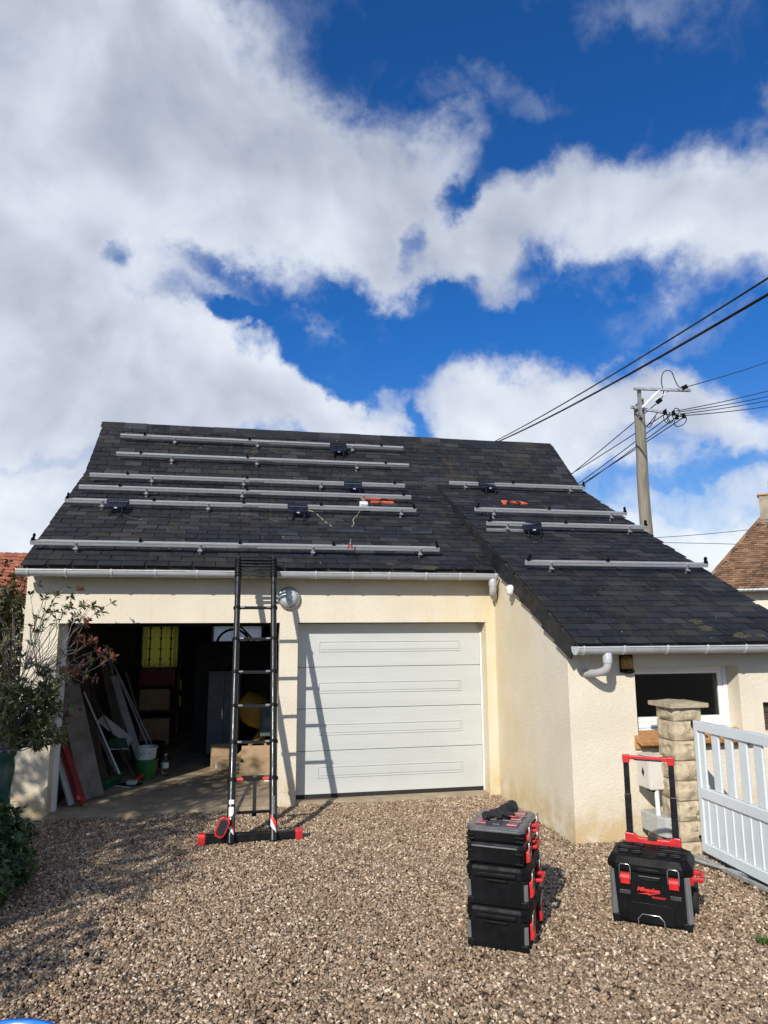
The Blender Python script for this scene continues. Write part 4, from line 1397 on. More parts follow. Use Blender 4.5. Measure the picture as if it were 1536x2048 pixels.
def gloves():
    c = ST + Vector((-.01, -.005, .75))
    t = thing('work_gloves', 'crumpled black work gloves on top of the tool box stack', 'gloves', c, R(20))
    mb = MB()
    rnd = random.Random(5)
    spine = [(-.16, .01, .012), (-.10, -.01, .022), (-.04, .0, .024), (.03, .01, .026), (.09, .03, .03), (.16, .06, .034)]
    mb.tube(smooth_path(spine, 4), [.020 + .012 * math.sin(i * .9) ** 2 + .010 * (i > 10) for i in range(21)], 9)
    for (a_, b_, r_) in (((-.10, -.01, .02), (-.06, -.075, .010), .016), ((-.04, 0, .02), (.0, -.085, .012), .017), ((-.13, .01, .018), (-.17, -.04, .010), .014), ((.02, .01, .022), (.06, -.06, .012), .016), ((.09, .03, .028), (.155, .015, .024), .026), ((-.02, .01, .02), (-.05, .07, .012), .02)):
        mb.tube(smooth_path([a_, [(a_[i] + b_[i]) / 2 + rnd.uniform(-.008, .008) for i in range(3)], b_], 3), [r_ * 1.1, r_ * 1.1, r_, r_, r_, r_, r_ * .75], 8)
    o = mb.build('cloth', basic('black_knit', (.016, .016, .017), .9, var=.3, scale=30, bump=.7, bscale=300, bdist=.002), t)
    rm = o.modifiers.new('remesh', 'REMESH'); rm.mode = 'VOXEL'; rm.voxel_size = .006; rm.use_smooth_shade = True
    MB().tube(smooth_path([(.0, -.075, .012), (.01, -.11, .012), (.05, -.115, .012), (.06, -.085, .012)], 4), .004, 7).build('clip', M['orange_red'], t, smooth=60)


gloves()


def rolling_box():
    rz = R(-37.2)
    h, w, d = .445, .56, .41
    t = thing('rolling_tool_box', 'black wheeled tool box with raised red-topped trolley handle near the gate', 'tool box', (2.253, -3.832, .006), rz)
    wb, db = w - .05, d - .05
    body = MB()
    loft(body, [(chamfer_rect(wb - .04, db - .04, .02), .0), (chamfer_rect(wb - .014, db - .014, .02), .03), (chamfer_rect(wb, db, .02), h - .10)])
    body.build('body', M['black'], t, bevel=.004)
    lid = MB()
    loft(lid, [(chamfer_rect(w - .012, d - .012, .06), h - .10), (chamfer_rect(w, d, .06), h - .09), (chamfer_rect(w, d, .06), h - .055), (chamfer_rect(w - .05, d - .05, .05), h - .012), (chamfer_rect(w - .07, d - .07, .05), h - .006)])
    lid.build('lid', M['black'], t, bevel=.003)
    for ix in (-1, 1):
        for iy, nx in ((-1, 2), (0, 1), (1, 2)):
            for k in range(nx):
                cx = ix * (.085 + .085 * k + (.04 if nx == 1 else 0)) + (.02 if iy == 0 else 0) * ix; wx = .072 if nx == 2 else .16
                MB().obox((cx, iy * .10 + .01, h - .001), (wx, .052, .016)).build('cleat', M['black'], t, bevel=.006)
                MB().obox((cx, iy * .10 + .012, h + .0075), (wx * .7, .018, .002)).build('cleat_inset', M['dark_plate'], t)
    yf = -db / 2
    MB().obox((0, yf - .012, h - .085), (.15, .030, .028)).build('front_grip', M['black'], t, bevel=.008)
    g = MB(); g.prism([(-.075, h - .125), (.075, h - .125), (.055, h - .155), (-.055, h - .155)], 'y', yf - .010, yf + .002)
    g.build('front_grip', M['black_gloss'], t, bevel=.004)
    for sx in (-1, 1): latch(t, sx * .158, yf, h - .195, h - .10)
    for sx in (-1, 1):
        MB().obox((sx * .165, yf - .002, h - .245), (.072, .008, .026)).build('label_plate', M['dark_plate'], t, bevel=.002)
        for sy in (-1, 1):
            MB().obox((sx * (wb / 2 - .014), sy * (db / 2 - .014), .195), (.036, .036, .29), (R(1.5 * sy), R(-1.5 * sx), R(45))).build('corner_strip', M['grey_strip'], t, bevel=.004)
            MB().obox((sx * (wb / 2 - .024), sy * (db / 2 - .024), .026), (.055, .055, .052)).build('corner_foot', M['black'], t, bevel=.008)
        MB().obox((sx * .245 * .82, yf + .006, .13), (.012, .018, .20)).build('front_rib', M['black'], t, bevel=.003)
    p_ = MB(); p_.prism([(-.15, .015), (.15, .015), (.15, .125), (.12, .145), (-.12, .145), (-.15, .125)], 'y', yf - .006, yf + .012)
    p_.build('front_panel', M['black'], t, bevel=.004)
    wi = MB(); wi.tube([(-.085, yf - .012, .010), (-.085, yf - .022, .045), (-.055, yf - .024, .078), (.055, yf - .024, .078), (.085, yf - .022, .045), (.085, yf - .012, .010)], .0042, 8)
    wi.build('wire_handle', M['steel'], t, smooth=60)
    # emblem and lettering on the front
    fr_ = (R(90 - 1.2), 0, 0)
    yl = yf - .0022
    text_mesh('lettering', 'Milwaukee', .037, M['red_bright'], t, (-.012, yl + .001, .230), fr_, .32, .0008, space=.92, bold=.0010)
    bolt = MB(); bolt.prism([(-.085, .198), (-.012, .213), (-.004, .207), (.075, .222), (-.008, .197), (-.020, .203)], 'y', yl - .0006, yl + .001)
    bolt.build('lightning_bolt', M['red_bright'], t)
    text_mesh('lettering', 'PACKOUT', .017, M['red_bright'], t, (.055, yl + .0005, .187), fr_, .15, .0008, space=1.15, bold=.0006)
    # trolley handle
    yb_ = db / 2 + .012
    for sx in (-1, 1):
        MB().box(sx * .160 - .023, sx * .160 + .023, yb_ - .016, yb_ + .016, .12, .78).build('handle_tube', M['black_gloss'], t, bevel=.004)
        MB().box(sx * .160 - .020, sx * .160 + .020, yb_ - .013, yb_ + .013, .78, 1.02).build('handle_tube', M['black_gloss'], t, bevel=.003)
        MB().box(sx * .160 - .025, sx * .160 + .025, yb_ - .018, yb_ + .018, 1.005, 1.064).build('handle_corner', M['red'], t, bevel=.005)
    MB().box(-.14, .14, yb_ - .014, yb_ + .014, 1.030, 1.060).build('handle_bar', M['red'], t, bevel=.006)
    MB().box(-.10, .10, yb_ - .0155, yb_ + .0155, 1.026, 1.040).build('handle_grip', M['rubber'], t, bevel=.004)
    br = MB(); br.prism([(-.195, .42), (.195, .42), (.195, .495), (.15, .500), (.115, .475), (-.10, .475), (-.13, .500), (-.195, .505)], 'y', yb_ - .022, yb_ + .022)
    br.build('handle_bracket', M['red'], t, bevel=.006)
    MB().box(-.035, .03, yb_ - .024, yb_ + .024, .462, .482).build('release_catch', M['rubber'], t, bevel=.003)
    # red side handle and the wheels behind
    a = MB(); a.tube([(wb / 2 + .0, -.10, h - .13), (wb / 2 + .075, -.10, h - .13), (wb / 2 + .075, .05, h - .13), (wb / 2, .05, h - .13)], .018, 8)
    a.build('side_handle', M['red'], t, smooth=40)
    MB().box(wb / 2 - .004, wb / 2 + .02, -.12, -.07, h - .17, h - .09).build('side_handle', M['red'], t, bevel=.004)
    m = Matrix.Rotation(R(90), 3, 'Y')
    for sx in (-1, 1):
        wh = MB(); wh.lathe([(.06, -.028), (.108, -.030), (.115, -.02), (.115, .02), (.108, .030), (.06, .028)], 30, (sx * (wb / 2 - .005), db / 2 + .045, .108), m)
        o = wh.build('wheel', M['rubber'], t, smooth=40)
        rm = MB(); rm.lathe([(.005, -.020), (.03, -.024), (.06, -.018), (.06, .018), (.03, .024), (.005, .020)], 24, (sx * (wb / 2 - .005), db / 2 + .045, .108), m)
        rm.build('rim', M['grey_strip'], o, smooth=40)


rolling_box()


# ------------------------------------------------------------------ stone pillar and gate
def rough_block(w, d, h, seed, bulge=.034):
    """split-faced block: a finely divided box whose sides are broken up by noise"""
    mb = MB()
    nx, nz_ = 12, 8
    rnd = Vector((seed * 3.1, seed * 1.7, seed * 2.3))

    def side(ax):
        o = len(mb.v)
        for j in range(nz_ + 1):
            for i in range(nx + 1):
                a, z = -1 + 2 * i / nx, j / nz_ * h
                edge = min(1, 2.2 * (1 - abs(a))) * min(1, 4.5 * min(j / nz_, 1 - j / nz_) + .15)
                if ax == 0: q = Vector((a * w / 2, -d / 2, z)); n_ = Vector((0, -1, 0))
                elif ax == 1: q = Vector((w / 2, a * d / 2, z)); n_ = Vector((1, 0, 0))
                elif ax == 2: q = Vector((-a * w / 2, d / 2, z)); n_ = Vector((0, 1, 0))
                else: q = Vector((-w / 2, -a * d / 2, z)); n_ = Vector((-1, 0, 0))
                f = noise.noise(q * 15 + rnd) * .75 + noise.noise(q * 38 + rnd) * .5
                q = q + n_ * (bulge * (.55 + f) * edge)
                q.x += .003 * noise.noise(Vector((q.z * 30, seed, 1))); q.y += .003 * noise.noise(Vector((q.z * 30, seed, 7)))
                mb.v.append(tuple(q))
        for j in range(nz_):
            for i in range(nx): mb.f.append((o + j * (nx + 1) + i, o + j * (nx + 1) + i + 1, o + (j + 1) * (nx + 1) + i + 1, o + (j + 1) * (nx + 1) + i))
    for ax in range(4): side(ax)
    mb.add([(-w / 2, -d / 2, h), (w / 2, -d / 2, h), (w / 2, d / 2, h), (-w / 2, d / 2, h)], [(0, 1, 2, 3)])
    mb.add([(-w / 2, -d / 2, 0), (w / 2, -d / 2, 0), (w / 2, d / 2, 0), (-w / 2, d / 2, 0)], [(3, 2, 1, 0)])
    return mb


def pillar():
    x0, x1, y0, y1 = 3.288, 3.575, -2.62, -2.345
    t = thing('stone_pillar', 'square gate pillar of rough tan stone blocks with a flat cap', 'pillar', ((x0 + x1) / 2, (y0 + y1) / 2, 0))
    ch = .1765
    z = -.06
    i = 0
    mort = MB(); mort.box(-(x1 - x0) / 2 + .012, (x1 - x0) / 2 - .012, -(y1 - y0) / 2 + .012, (y1 - y0) / 2 - .012, -.05, 1.29)
    mort.build('mortar_core', M['cap_stone'], t)
    while z < 1.25:
        hh = min(ch - .012, 1.287 - z)
        b = rough_block(x1 - x0, y1 - y0, hh, i + 1)
        o = b.build('stone_block', M['stone'], t, smooth=35)
        o.location = (random.uniform(-.003, .003), random.uniform(-.003, .003), z)
        o.rotation_euler = (0, 0, R(random.uniform(-.8, .8)))
        z += ch; i += 1
    c = MB(); c.prism(chamfer_rect(.395, .385, .004), 'z', 1.292, 1.332)
    cap_ = c.build('cap_stone', M['cap_stone'], t, bevel=.006)
    MB().prism([(-.17, .0), (0, .012), (.17, 0)], 'y', -.16, .16).build('cap_crown', M['cap_stone'], t).location = (0, 0, 1.3325)


pillar()


def gate():
    # an open leaf hung from the pillar, coming towards the viewer
    hinge = Vector((3.452, -2.70, 0)); ang = R(-90 - 2.5)
    t = thing('metal_gate', 'open pale blue-white slatted gate leaf hinged at the stone pillar', 'gate', hinge, ang)
    Lg = 1.75
    zb, zm, zt = .055, .565, 1.185
    th = .045

    def bx(nm, x0, x1, z0, z1, t_=th, bev=.006, y=0): return MB().box(x0, x1, y - t_ / 2, y + t_ / 2, z0, z1).build(nm, M['gate_white'], t, bevel=bev)
    bx('stile', 0, .06, zb, zt); bx('stile', Lg - .06, Lg, zb, zt)
    bx('top_rail', .0605, Lg - .0605, zt - .085, zt, th + .012)
    bx('middle_rail', .0605, Lg - .0605, zm - .045, zm + .045, th + .012)
    bx('bottom_rail', .0605, Lg - .0605, zb, zb + .085, th + .012)
    pit = .1895
    for i in range(9):
        x0 = .245 + pit * i - (.0 if i else .0)
        if x0 + .105 > Lg - .06: break
        bx('picket', x0, x0 + .105, zm + .0455, zt - .0855, .022, .009)
    bx('picket', .0605, .135, zm + .0455, zt - .0855, .022, .009)
    pb = .115
    x0 = .0605
    while x0 < Lg - .07:
        x1 = min(x0 + pb if x0 > .07 else .142, Lg - .0605)
        bx('lower_board', x0 + .001, x1 - .019, zb + .0855, zm - .0455, .020, .004)
        bx('board_rib', x1 - .018, x1, zb + .0855, zm - .0455, .036, .007)
        x0 = x1
    MB().box(-.045, .0, -.018, .018, zt - .05, zt - .03).build('hinge', M['black'], t, bevel=.003)
    MB().cyl((-.05, 0, zt - .02), (-.01, 0, zt - .02), .012, n=10).build('hinge_pin', M['black'], t)
    MB().box(-.045, .0, -.018, .018, zb + .1, zb + .12).build('hinge', M['black'], t, bevel=.003)
    MB().cyl((1.02, .03, zb - .01), (1.02, .03, zb + .05), .02, .014, 12).build('drop_bolt', M['galv'], t)


gate()
# ground track and a flat bar below the gate
tr = thing('gate_track', 'dull metal track lying on the gravel beneath the open gate', 'track', (0, 0, 0))
MB().bar(onZ(1392, 1713, .02), onZ(1392, 1713, .02) + (onZ(1532, 1778, .02) - onZ(1392, 1713, .02)) * 2.2, .03, .035).build('track_bar', M['galv'], tr, bevel=.006)
q0, q1 = onZ(1330, 1698, .06), onZ(1500, 1752, .03)
rod = thing('metal_rod', 'weathered grey rod lying slantwise under the gate', 'rod', (0, 0, 0))
MB().tube([q0, (q0 + q1) / 2 + Vector((0, 0, -.012)), q1, q1 + (q1 - q0) * .4], .014, 10).build('shaft', M['galv'], rod, smooth=50)
# ------------------------------------------------------------------ inside the open bay
FZ = .03
M['wood_dark'] = basic('dark_wood', (.075, .048, .032), .8, var=.35, scale=7, stretch=(1, 1, .2))
M['wood_grey'] = basic('grey_brown_board', (.17, .15, .125), .8, var=.3, scale=5, dirt=(.09, .075, .06, .6))
M['wood_red'] = basic('red_painted_board', (.19, .018, .020), .6, var=.2, scale=6, dirt=(.14, .03, .03, .5))
M['white_board'] = basic('white_board', (.40, .40, .39), .6, var=.1, scale=6, dirt=(.25, .24, .22, .5))
M['card'] = basic('cardboard', (.36, .245, .14), .8, var=.1, scale=6, dirt=(.28, .19, .11, .4))
M['green'] = basic('green_plastic', (.018, .16, .035), .4, var=.12, scale=6)
M['green_dark'] = basic('dark_green_bristle', (.012, .075, .045), .7, var=.3, scale=30)
M['white_plastic'] = basic('white_plastic', (.62, .62, .60), .4, var=.06, scale=6)
M['yellow'] = basic('yellow_paint', (.40, .22, .015), .5, var=.15, scale=6, dirt=(.30, .19, .03, .4))
M['dark_filler'] = basic('filler_black', (.012, .011, .011), .6, var=.2, scale=5)  # near-black for the box added as darkness at the back of the bay
M['yellow_sheet'] = basic('yellow_sheet', (.50, .46, .04), .6, var=.08, scale=5)
M['cabinet'] = basic('grey_cabinet', (.10, .115, .13), .45, var=.1, scale=4)
GB = 'boards and poles leaning in the open bay'


def board(name, label, cat, b, tp, w, th, mat, up=(0, -1, .2)):
    mb = MB()
    o = mb.bar(b, tp, w, th, up=up).build(name, M[mat], bevel=.003)
    return tag(o, label, cat, GB)


def down(b, tp):
    """carry a leaning board on down to the floor"""
    d = b - tp
    return b + d * ((b.z - FZ - .015) / -d.z)


def lean(u0, v0, u1, v1, dy=.12, x=None):
    b = onZ(u0, v0, FZ + .02)
    return b, onY(u1, v1, b.y + dy)


b, tp = lean(143, 1610, 116, 1517, .06); board('plank', 'short dirty white plank leaning just inside the left jamb', 'plank', b, tp, .085, .03, 'white_board', (1, -.6, .2))
b, tp = lean(167, 1609, 121, 1470, .08); board('plank', 'red painted board leaning inside the left jamb', 'board', b, tp, .085, .035, 'wood_red', (1, -.6, .2))
b, tp = lean(158, 1606, 112, 1455, .10); board('plank', 'narrow dark red board edge-on behind the white plank', 'board', b + Vector((-.05, .06, 0)), tp + Vector((-.05, .06, 0)), .05, .03, 'wood_red', (1, -.6, .2))
b, tp = lean(186, 1596, 137, 1372, .25); board('plank', 'wide grey-brown board with a dark knot leaning on the left wall', 'board', b, tp, .26, .03, 'wood_grey', (.55, -1, .2))
b, tp = lean(207, 1558, 150, 1330, .25); board('plank', 'dark brown batten leaning right of the wide board', 'board', b, tp, .07, .04, 'wood_dark')
b, tp = lean(200, 1566, 158, 1325, .30); board('plank', 'second dark brown batten close beside the first', 'board', b + Vector((.02, .1, 0)), tp + Vector((.02, .1, 0)), .06, .03, 'wood_dark')
b, tp = lean(160, 1470, 140, 1340, .2); board('plank', 'pale grey-green narrow board high against the left wall', 'board', down(onY(152, 1440, 1.2), onY(138, 1360, 1.3)), onY(138, 1360, 1.3), .07, .02, 'white_board')
board('plank', 'light grey long board leaning deeper in the bay', 'board', down(onY(262, 1462, 2.6), onY(228, 1352, 2.9)), onY(228, 1352, 2.9), .10, .025, 'white_board')
board('pole', 'thin pale pole leaning behind the light grey board', 'pole', down(onY(281, 1456, 2.7), onY(226, 1326, 3.0)), onY(226, 1326, 3.0), .022, .022, 'white_board')
board('pole', 'second thin pale pole, slightly shorter, deeper in the bay', 'pole', down(onY(258, 1392, 2.9), onY(231, 1335, 3.0)), onY(231, 1335, 3.0), .018, .018, 'white_board')
board('plank', 'white board lying aslant above the bins', 'board', onY(262, 1484, 2.2), onY(200, 1436, 2.0), .12, .02, 'white_board', (0, -1, .5))
board('pole', 'thin dark rod leaning right of the broom handle', 'pole', down(onY(226, 1470, 1.9), onY(186, 1392, 2.0)), onY(186, 1392, 2.0), .016, .016, 'wood_dark')
board('plank', 'faded blue strip leaning between the boards', 'board', down(onY(200, 1475, 1.8), onY(178, 1428, 1.8)), onY(178, 1428, 1.8), .03, .015, 'cabinet')

for (u0, v0, u1, v1, y_, w_, mt, lab) in ((196, 1500, 160, 1340, 1.7, .09, 'wood_dark', 'dark plank between the wide board and the broom handle'), (178, 1500, 150, 1300, 1.9, .06, 'wood_grey', 'tall grey-brown batten in the shadow behind the wide board'),
                                          (214, 1500, 176, 1350, 2.3, .05, 'wood_dark', 'thin dark batten behind the broom handle'), (240, 1470, 205, 1310, 3.2, .12, 'wood_grey', 'tall dim board deep in the bay, left of the light grey board'),
                                          (250, 1470, 214, 1290, 3.6, .04, 'white_board', 'long pale pole standing deepest in the bay'), (290, 1470, 252, 1345, 3.3, .03, 'wood_grey', 'dim pole leaning left of the shelf unit')):
    board('plank', lab, 'board', down(onY(u0, v0, y_), onY(u1, v1, y_ + .2)), onY(u1, v1, y_ + .2), w_, .025, mt)

# broom
bc = (onZ(203, 1582, FZ) + onZ(243, 1563, FZ)) / 2
t = thing('broom', 'yard broom with white handle and dark green head', 'broom', bc)
hd = (onZ(243, 1563, FZ) - onZ(203, 1582, FZ)).normalized()
MB().bar(-hd * .24 + Vector((0, 0, .09)), hd * .24 + Vector((0, 0, .09)), .06, .035).build('head', M['green'], t, bevel=.008)
MB().bar(-hd * .235 + Vector((0, 0, .037)), hd * .235 + Vector((0, 0, .037)), .05, .07).build('bristles', M['green_dark'], t)
MB().tube([onY(239, 1548, bc.y) - bc, onY(168, 1384, bc.y + .35) - bc], .013, 10).build('handle', M['white_plastic'], t, smooth=60)
# buckets
c = onZ(292, 1558, FZ)
t = thing('green_bucket', 'green bucket on the garage floor under a white tub', 'bucket', c)
MB().lathe([(.115, 0), (.118, .005), (.148, .24), (.155, .245), (.155, .262), (.145, .262), (.14, .24), (.11, .012)], 32, cap0=True, cap1=True).build('shell', M['green'], t, smooth=40)
t = thing('white_tub', 'white plastic tub with black scribbles standing on the green bucket', 'tub', c + Vector((-.01, 0, .264)))
MB().lathe([(.12, 0), (.125, .004), (.140, .14), (.150, .142), (.150, .165), (.14, .165), (.134, .14), (.118, .012)], 32, cap0=True, cap1=True).build('shell', M['white_plastic'], t, smooth=40)
sc_ = MB()
for pth in ([(-.10, .11), (-.06, .075), (-.03, .115), (0, .08)], [(.03, .11), (.055, .07), (.085, .105)], [(-.09, .05), (-.05, .085), (-.01, .055)]):
    sc_.tube([Vector((math.sin(x * 7.2) * .136, -math.cos(x * 7.2) * .136, z)) for (x, z) in pth], .0035, 5)
sc_.build('scribble', M['rubber'], t)
# bottle
c = onZ(330, 1552, FZ)
t = thing('water_bottle', 'clear plastic water bottle beside the green bucket', 'bottle', c)
M['clear'] = m_glass('clear_plastic', (.85, .9, .92), .08)
MB().lathe([(.03, 0), (.042, .01), (.044, .08), (.040, .09), (.044, .10), (.044, .20), (.036, .235), (.015, .265), (.015, .285)], 20, cap0=True, cap1=True).build('shell', M['clear'], t, smooth=50)
MB().lathe([(.017, .28), (.017, .30)], 16, cap1=True).build('bottle_top', M['white_plastic'], t)
MB().lathe([(.0445, .11), (.0445, .18)], 20).build('paper_band', M['white_paint'], t)
# small red hand tools at the bucket
c = onZ(260, 1570, FZ)
t = thing('dustpan', 'red and black dustpan with a white edge in front of the bucket', 'dustpan', c, R(-35))
MB().prism([(-.13, 0), (.13, 0), (.13, .018), (.12, .018), (.12, .006), (-.12, .006), (-.12, .018), (-.13, .018)], 'y', -.12, .10).build('pan', M['black'], t, bevel=.003)
MB().box(-.13, .13, -.128, -.121, 0, .012).build('lip', M['white_plastic'], t)
MB().tube([(0, .08, .02), (0, .16, .06), (.01, .26, .10)], [.03, .022, .018], 10).build('handle', M['red'], t, smooth=50)
MB().obox((.03, .0, .035), (.13, .07, .05), (R(10), 0, R(15))).build('brush', M['white_plastic'], t, bevel=.01)
c = onY(232, 1490, 2.0)
t = thing('green_scoop', 'dark green scoop hanging on the rod behind the broom', 'scoop', c)
MB().prism([(-.16, -.05), (.16, -.03), (.12, .09), (-.08, .08)], 'y', -.03, .03).build('blade', M['green_dark'], t, bevel=.006)
MB().box(-.10, .17, -.036, -.031, -.056, -.044).build('edge', M['white_plastic'], t)
# bins
for (u, v, lab) in ((300, 1505, 'black bin standing behind the green bucket'),):
    c = onZ(u, v + 30, FZ)
    t = thing('bin', lab, 'bin', c)
    MB().lathe([(.15, 0), (.19, .34), (.20, .345), (.20, .365), (.18, .365), (.14, .02)], 28, cap0=True, cap1=True).build('shell', M['black'], t, smooth=40)
# back of the garage
BY = 4.6
CY = 7.12
sh0, sh1 = onY(286, 1247, CY), onY(354, 1333, CY)
t = thing('yellow_curtain', 'translucent yellow curtain with dark printed stems over the rear window', 'curtain', ((sh0.x + sh1.x) / 2, CY, sh1.z))
wv, hv = (sh1.x - sh0.x) / 2, sh0.z - sh1.z
cu_ = MB()
n_ = 40
for i in range(n_ + 1):
    x_ = -wv + 2 * wv * i / n_
    for z_ in (0, hv): cu_.v.append((x_, .012 * math.sin(i * 1.3), z_))
cu_.f = [(2 * i, 2 * i + 2, 2 * i + 3, 2 * i + 1) for i in range(n_)]
cu_.build('cloth', M['curtain'], t, smooth=80)
pt = MB()
for kx in (-.55, .05, .62):
    pt.box(kx * wv - .012, kx * wv + .012, -.021, -.019, .02, hv - .02)
    for kz in range(4):
        zc_ = hv * (.15 + .24 * kz)
        for sg in (-1, 1):
            pt.add([(kx * wv, -.0205, zc_ - .03), (kx * wv + sg * .05, -.0205, zc_ + .05), (kx * wv, -.0205, zc_ + .02)], [(0, 1, 2)])
pt.build('print', M['wood_dark'], t)
t = thing('shelf_unit', 'dark shelf unit with a dull red box below the yellow sheet', 'shelf', onZ(316, 1500, FZ))
sx = onY(316, 1400, BY)
t.location = (sx.x, BY, FZ)
MB().box(-.36, .36, -.12, .22, .02, .06).build('shelf', M['wood_dark'], t); MB().box(-.36, .36, -.12, .22, .62, .65).build('shelf', M['wood_dark'], t)
MB().box(-.36, .36, -.12, .22, 1.05, 1.08).build('shelf', M['wood_dark'], t)
for sx_ in (-.35, .33): MB().box(sx_, sx_ + .03, -.10, .2, .0, 1.4).build('upright', M['wood_dark'], t)
MB().box(-.31, .28, -.10, .16, 1.082, 1.36).build('red_crate', M['wood_red'], t, bevel=.006)
MB().box(-.30, .20, -.10, .16, .652, 1.0).build('carton', M['card'], t, bevel=.004)
MB().box(-.28, .22, -.10, .16, .062, .5).build('carton', M['card'], t, bevel=.004)
for (z0_, z1_) in ((.70, .88), (.98, 1.16)):
    MB().box(.375, .40, -.13, -.115, z0_, z1_).build('yellow_strip', M['yellow_sheet'], t)
# grey cabinet
cb = onZ(438, 1478, FZ)
t = thing('metal_cabinet', 'tall grey metal cabinet behind the ladder', 'cabinet', (onY(448, 1400, 3.4).x, 3.4, FZ))
MB().box(-.26, .26, 0, .5, .04, 1.35).build('carcass', M['cabinet'], t, bevel=.006)
for sx_ in (-.13, .13):
    MB().box(sx_ - .122, sx_ + .122, -.014, -.001, .06, 1.32).build('door', M['cabinet'], t, bevel=.004)
MB().box(-.03, -.018, -.03, -.015, .6, .75).build('handle', M['steel'], t)
# bicycle hung under the loft, seen as a wheel and part of the frame
wc = onY(466, 1292, 5.2)
t = thing('bicycle', 'black bicycle hung high in the garage, front wheel showing', 'bicycle', (wc.x, 5.2, wc.z))
m = Matrix.Rotation(R(90), 3, 'X')
for (cx, nm) in ((0, 'wheel'), (1.02, 'wheel')):
    ty = MB()
    ty.tube([Vector((cx + .31 * math.cos(2 * math.pi * k / 40), 0, .31 * math.sin(2 * math.pi * k / 40))) for k in range(41)], .022, 8, caps=False)
    o = ty.build(nm, M['rubber'], t, smooth=60)
    sp = MB()
    for k in range(18):
        a_ = 2 * math.pi * k / 18
        sp.cyl((cx, .015 * (-1) ** k, 0), (cx + .29 * math.cos(a_), 0, .29 * math.sin(a_)), .0025, n=4)
    sp.cyl((cx, -.04, 0), (cx, .04, 0), .022, n=10)
    sp.build('spokes', M['galv'], o)
fm = MB()
for (a_, b_) in (((0, 0, 0), (.14, 0, .42)), ((.14, 0, .42), (.58, 0, .38)), ((.14, 0, .36), (.50, 0, -.02)), ((.50, 0, -.02), (.60, 0, .45)), ((.50, 0, -.02), (1.02, 0, 0)), ((.59, 0, .38), (1.02, 0, 0))):
    fm.cyl(a_, b_, .018, n=8)
fm.build('frame', M['black_gloss'], t, smooth=60)
MB().tube([(0, 0, .30), (0, .0, .45), (0, 0, 2.60 - wc.z)], .006, 6).build('hanging_hook', M['galv'], t)
MB().cyl((.13, -.25, .45), (.13, .25, .45), .013, n=8).build('handlebar', M['black'], t)
MB().ell((.62, 0, .48), (.13, .06, .03), 12, 6).build('saddle', M['rubber'], t, smooth=60)
# made-up black box, put in to stand for the darkness below the bicycle
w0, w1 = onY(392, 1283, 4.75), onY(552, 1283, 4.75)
t = thing('dark_filler_box', 'added black box standing in for the darkness under the bicycle', 'dark_filler', ((w0.x + w1.x) / 2, 4.75, FZ))
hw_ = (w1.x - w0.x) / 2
MB().box(-hw_, hw_, 0, .35, .06, w0.z - FZ).build('carcass', M['dark_filler'], t, bevel=.005)
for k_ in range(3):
    MB().box(-hw_ + .01 + k_ * (2 * hw_ - .02) / 3 + .004, -hw_ + .01 + (k_ + 1) * (2 * hw_ - .02) / 3 - .004, -.016, -.001, .09, w0.z - FZ - .03).build('door', M['dark_filler'], t, bevel=.003)
MB().box(-hw_ + .02, hw_ - .02, .02, .33, 0, .059).build('plinth', M['dark_filler'], t)
# concrete mixer
mc = onZ(508, 1510, FZ)
t = thing('concrete_mixer', 'yellow concrete mixer with grey motor housing behind the ladder', 'mixer', (onY(506, 1450, 2.6).x, 2.6, FZ))
dm = Matrix.Rotation(R(-48), 3, 'Y')
MB().lathe([(.04, -.24), (.18, -.22), (.24, -.08), (.25, .04), (.16, .24), (.14, .27), (.13, .27), (.15, .22), (.22, .04)], 32, (.03, 0, .80), dm, cap0=True).build('drum', M['yellow'], t, smooth=40)
MB().box(.10, .34, -.33, -.05, .45, .92).build('motor_housing', M['cabinet'], t, bevel=.015)
text_mesh('lettering', 'BX', .09, M['white_board'], t, (.22, -.332, .66), (R(90), 0, 0)) if False else None
MB().box(.14, .30, -.335, -.331, .58, .72).build('data_plate', M['grey_strip'], t)
for (x_, y_) in ((-.28, -.25), (.30, -.30), (-.25, .25), (.28, .25)):
    MB().tube([(.12, 0, .50), (x_, y_, 0)], .022, 8).build('leg', M['yellow'], t, smooth=60)
MB().tube([(-.05, -.12, .30), (.12, -.14, .42), (.14, -.1, .52)], .025, 8).build('brace', M['yellow'], t, smooth=60)


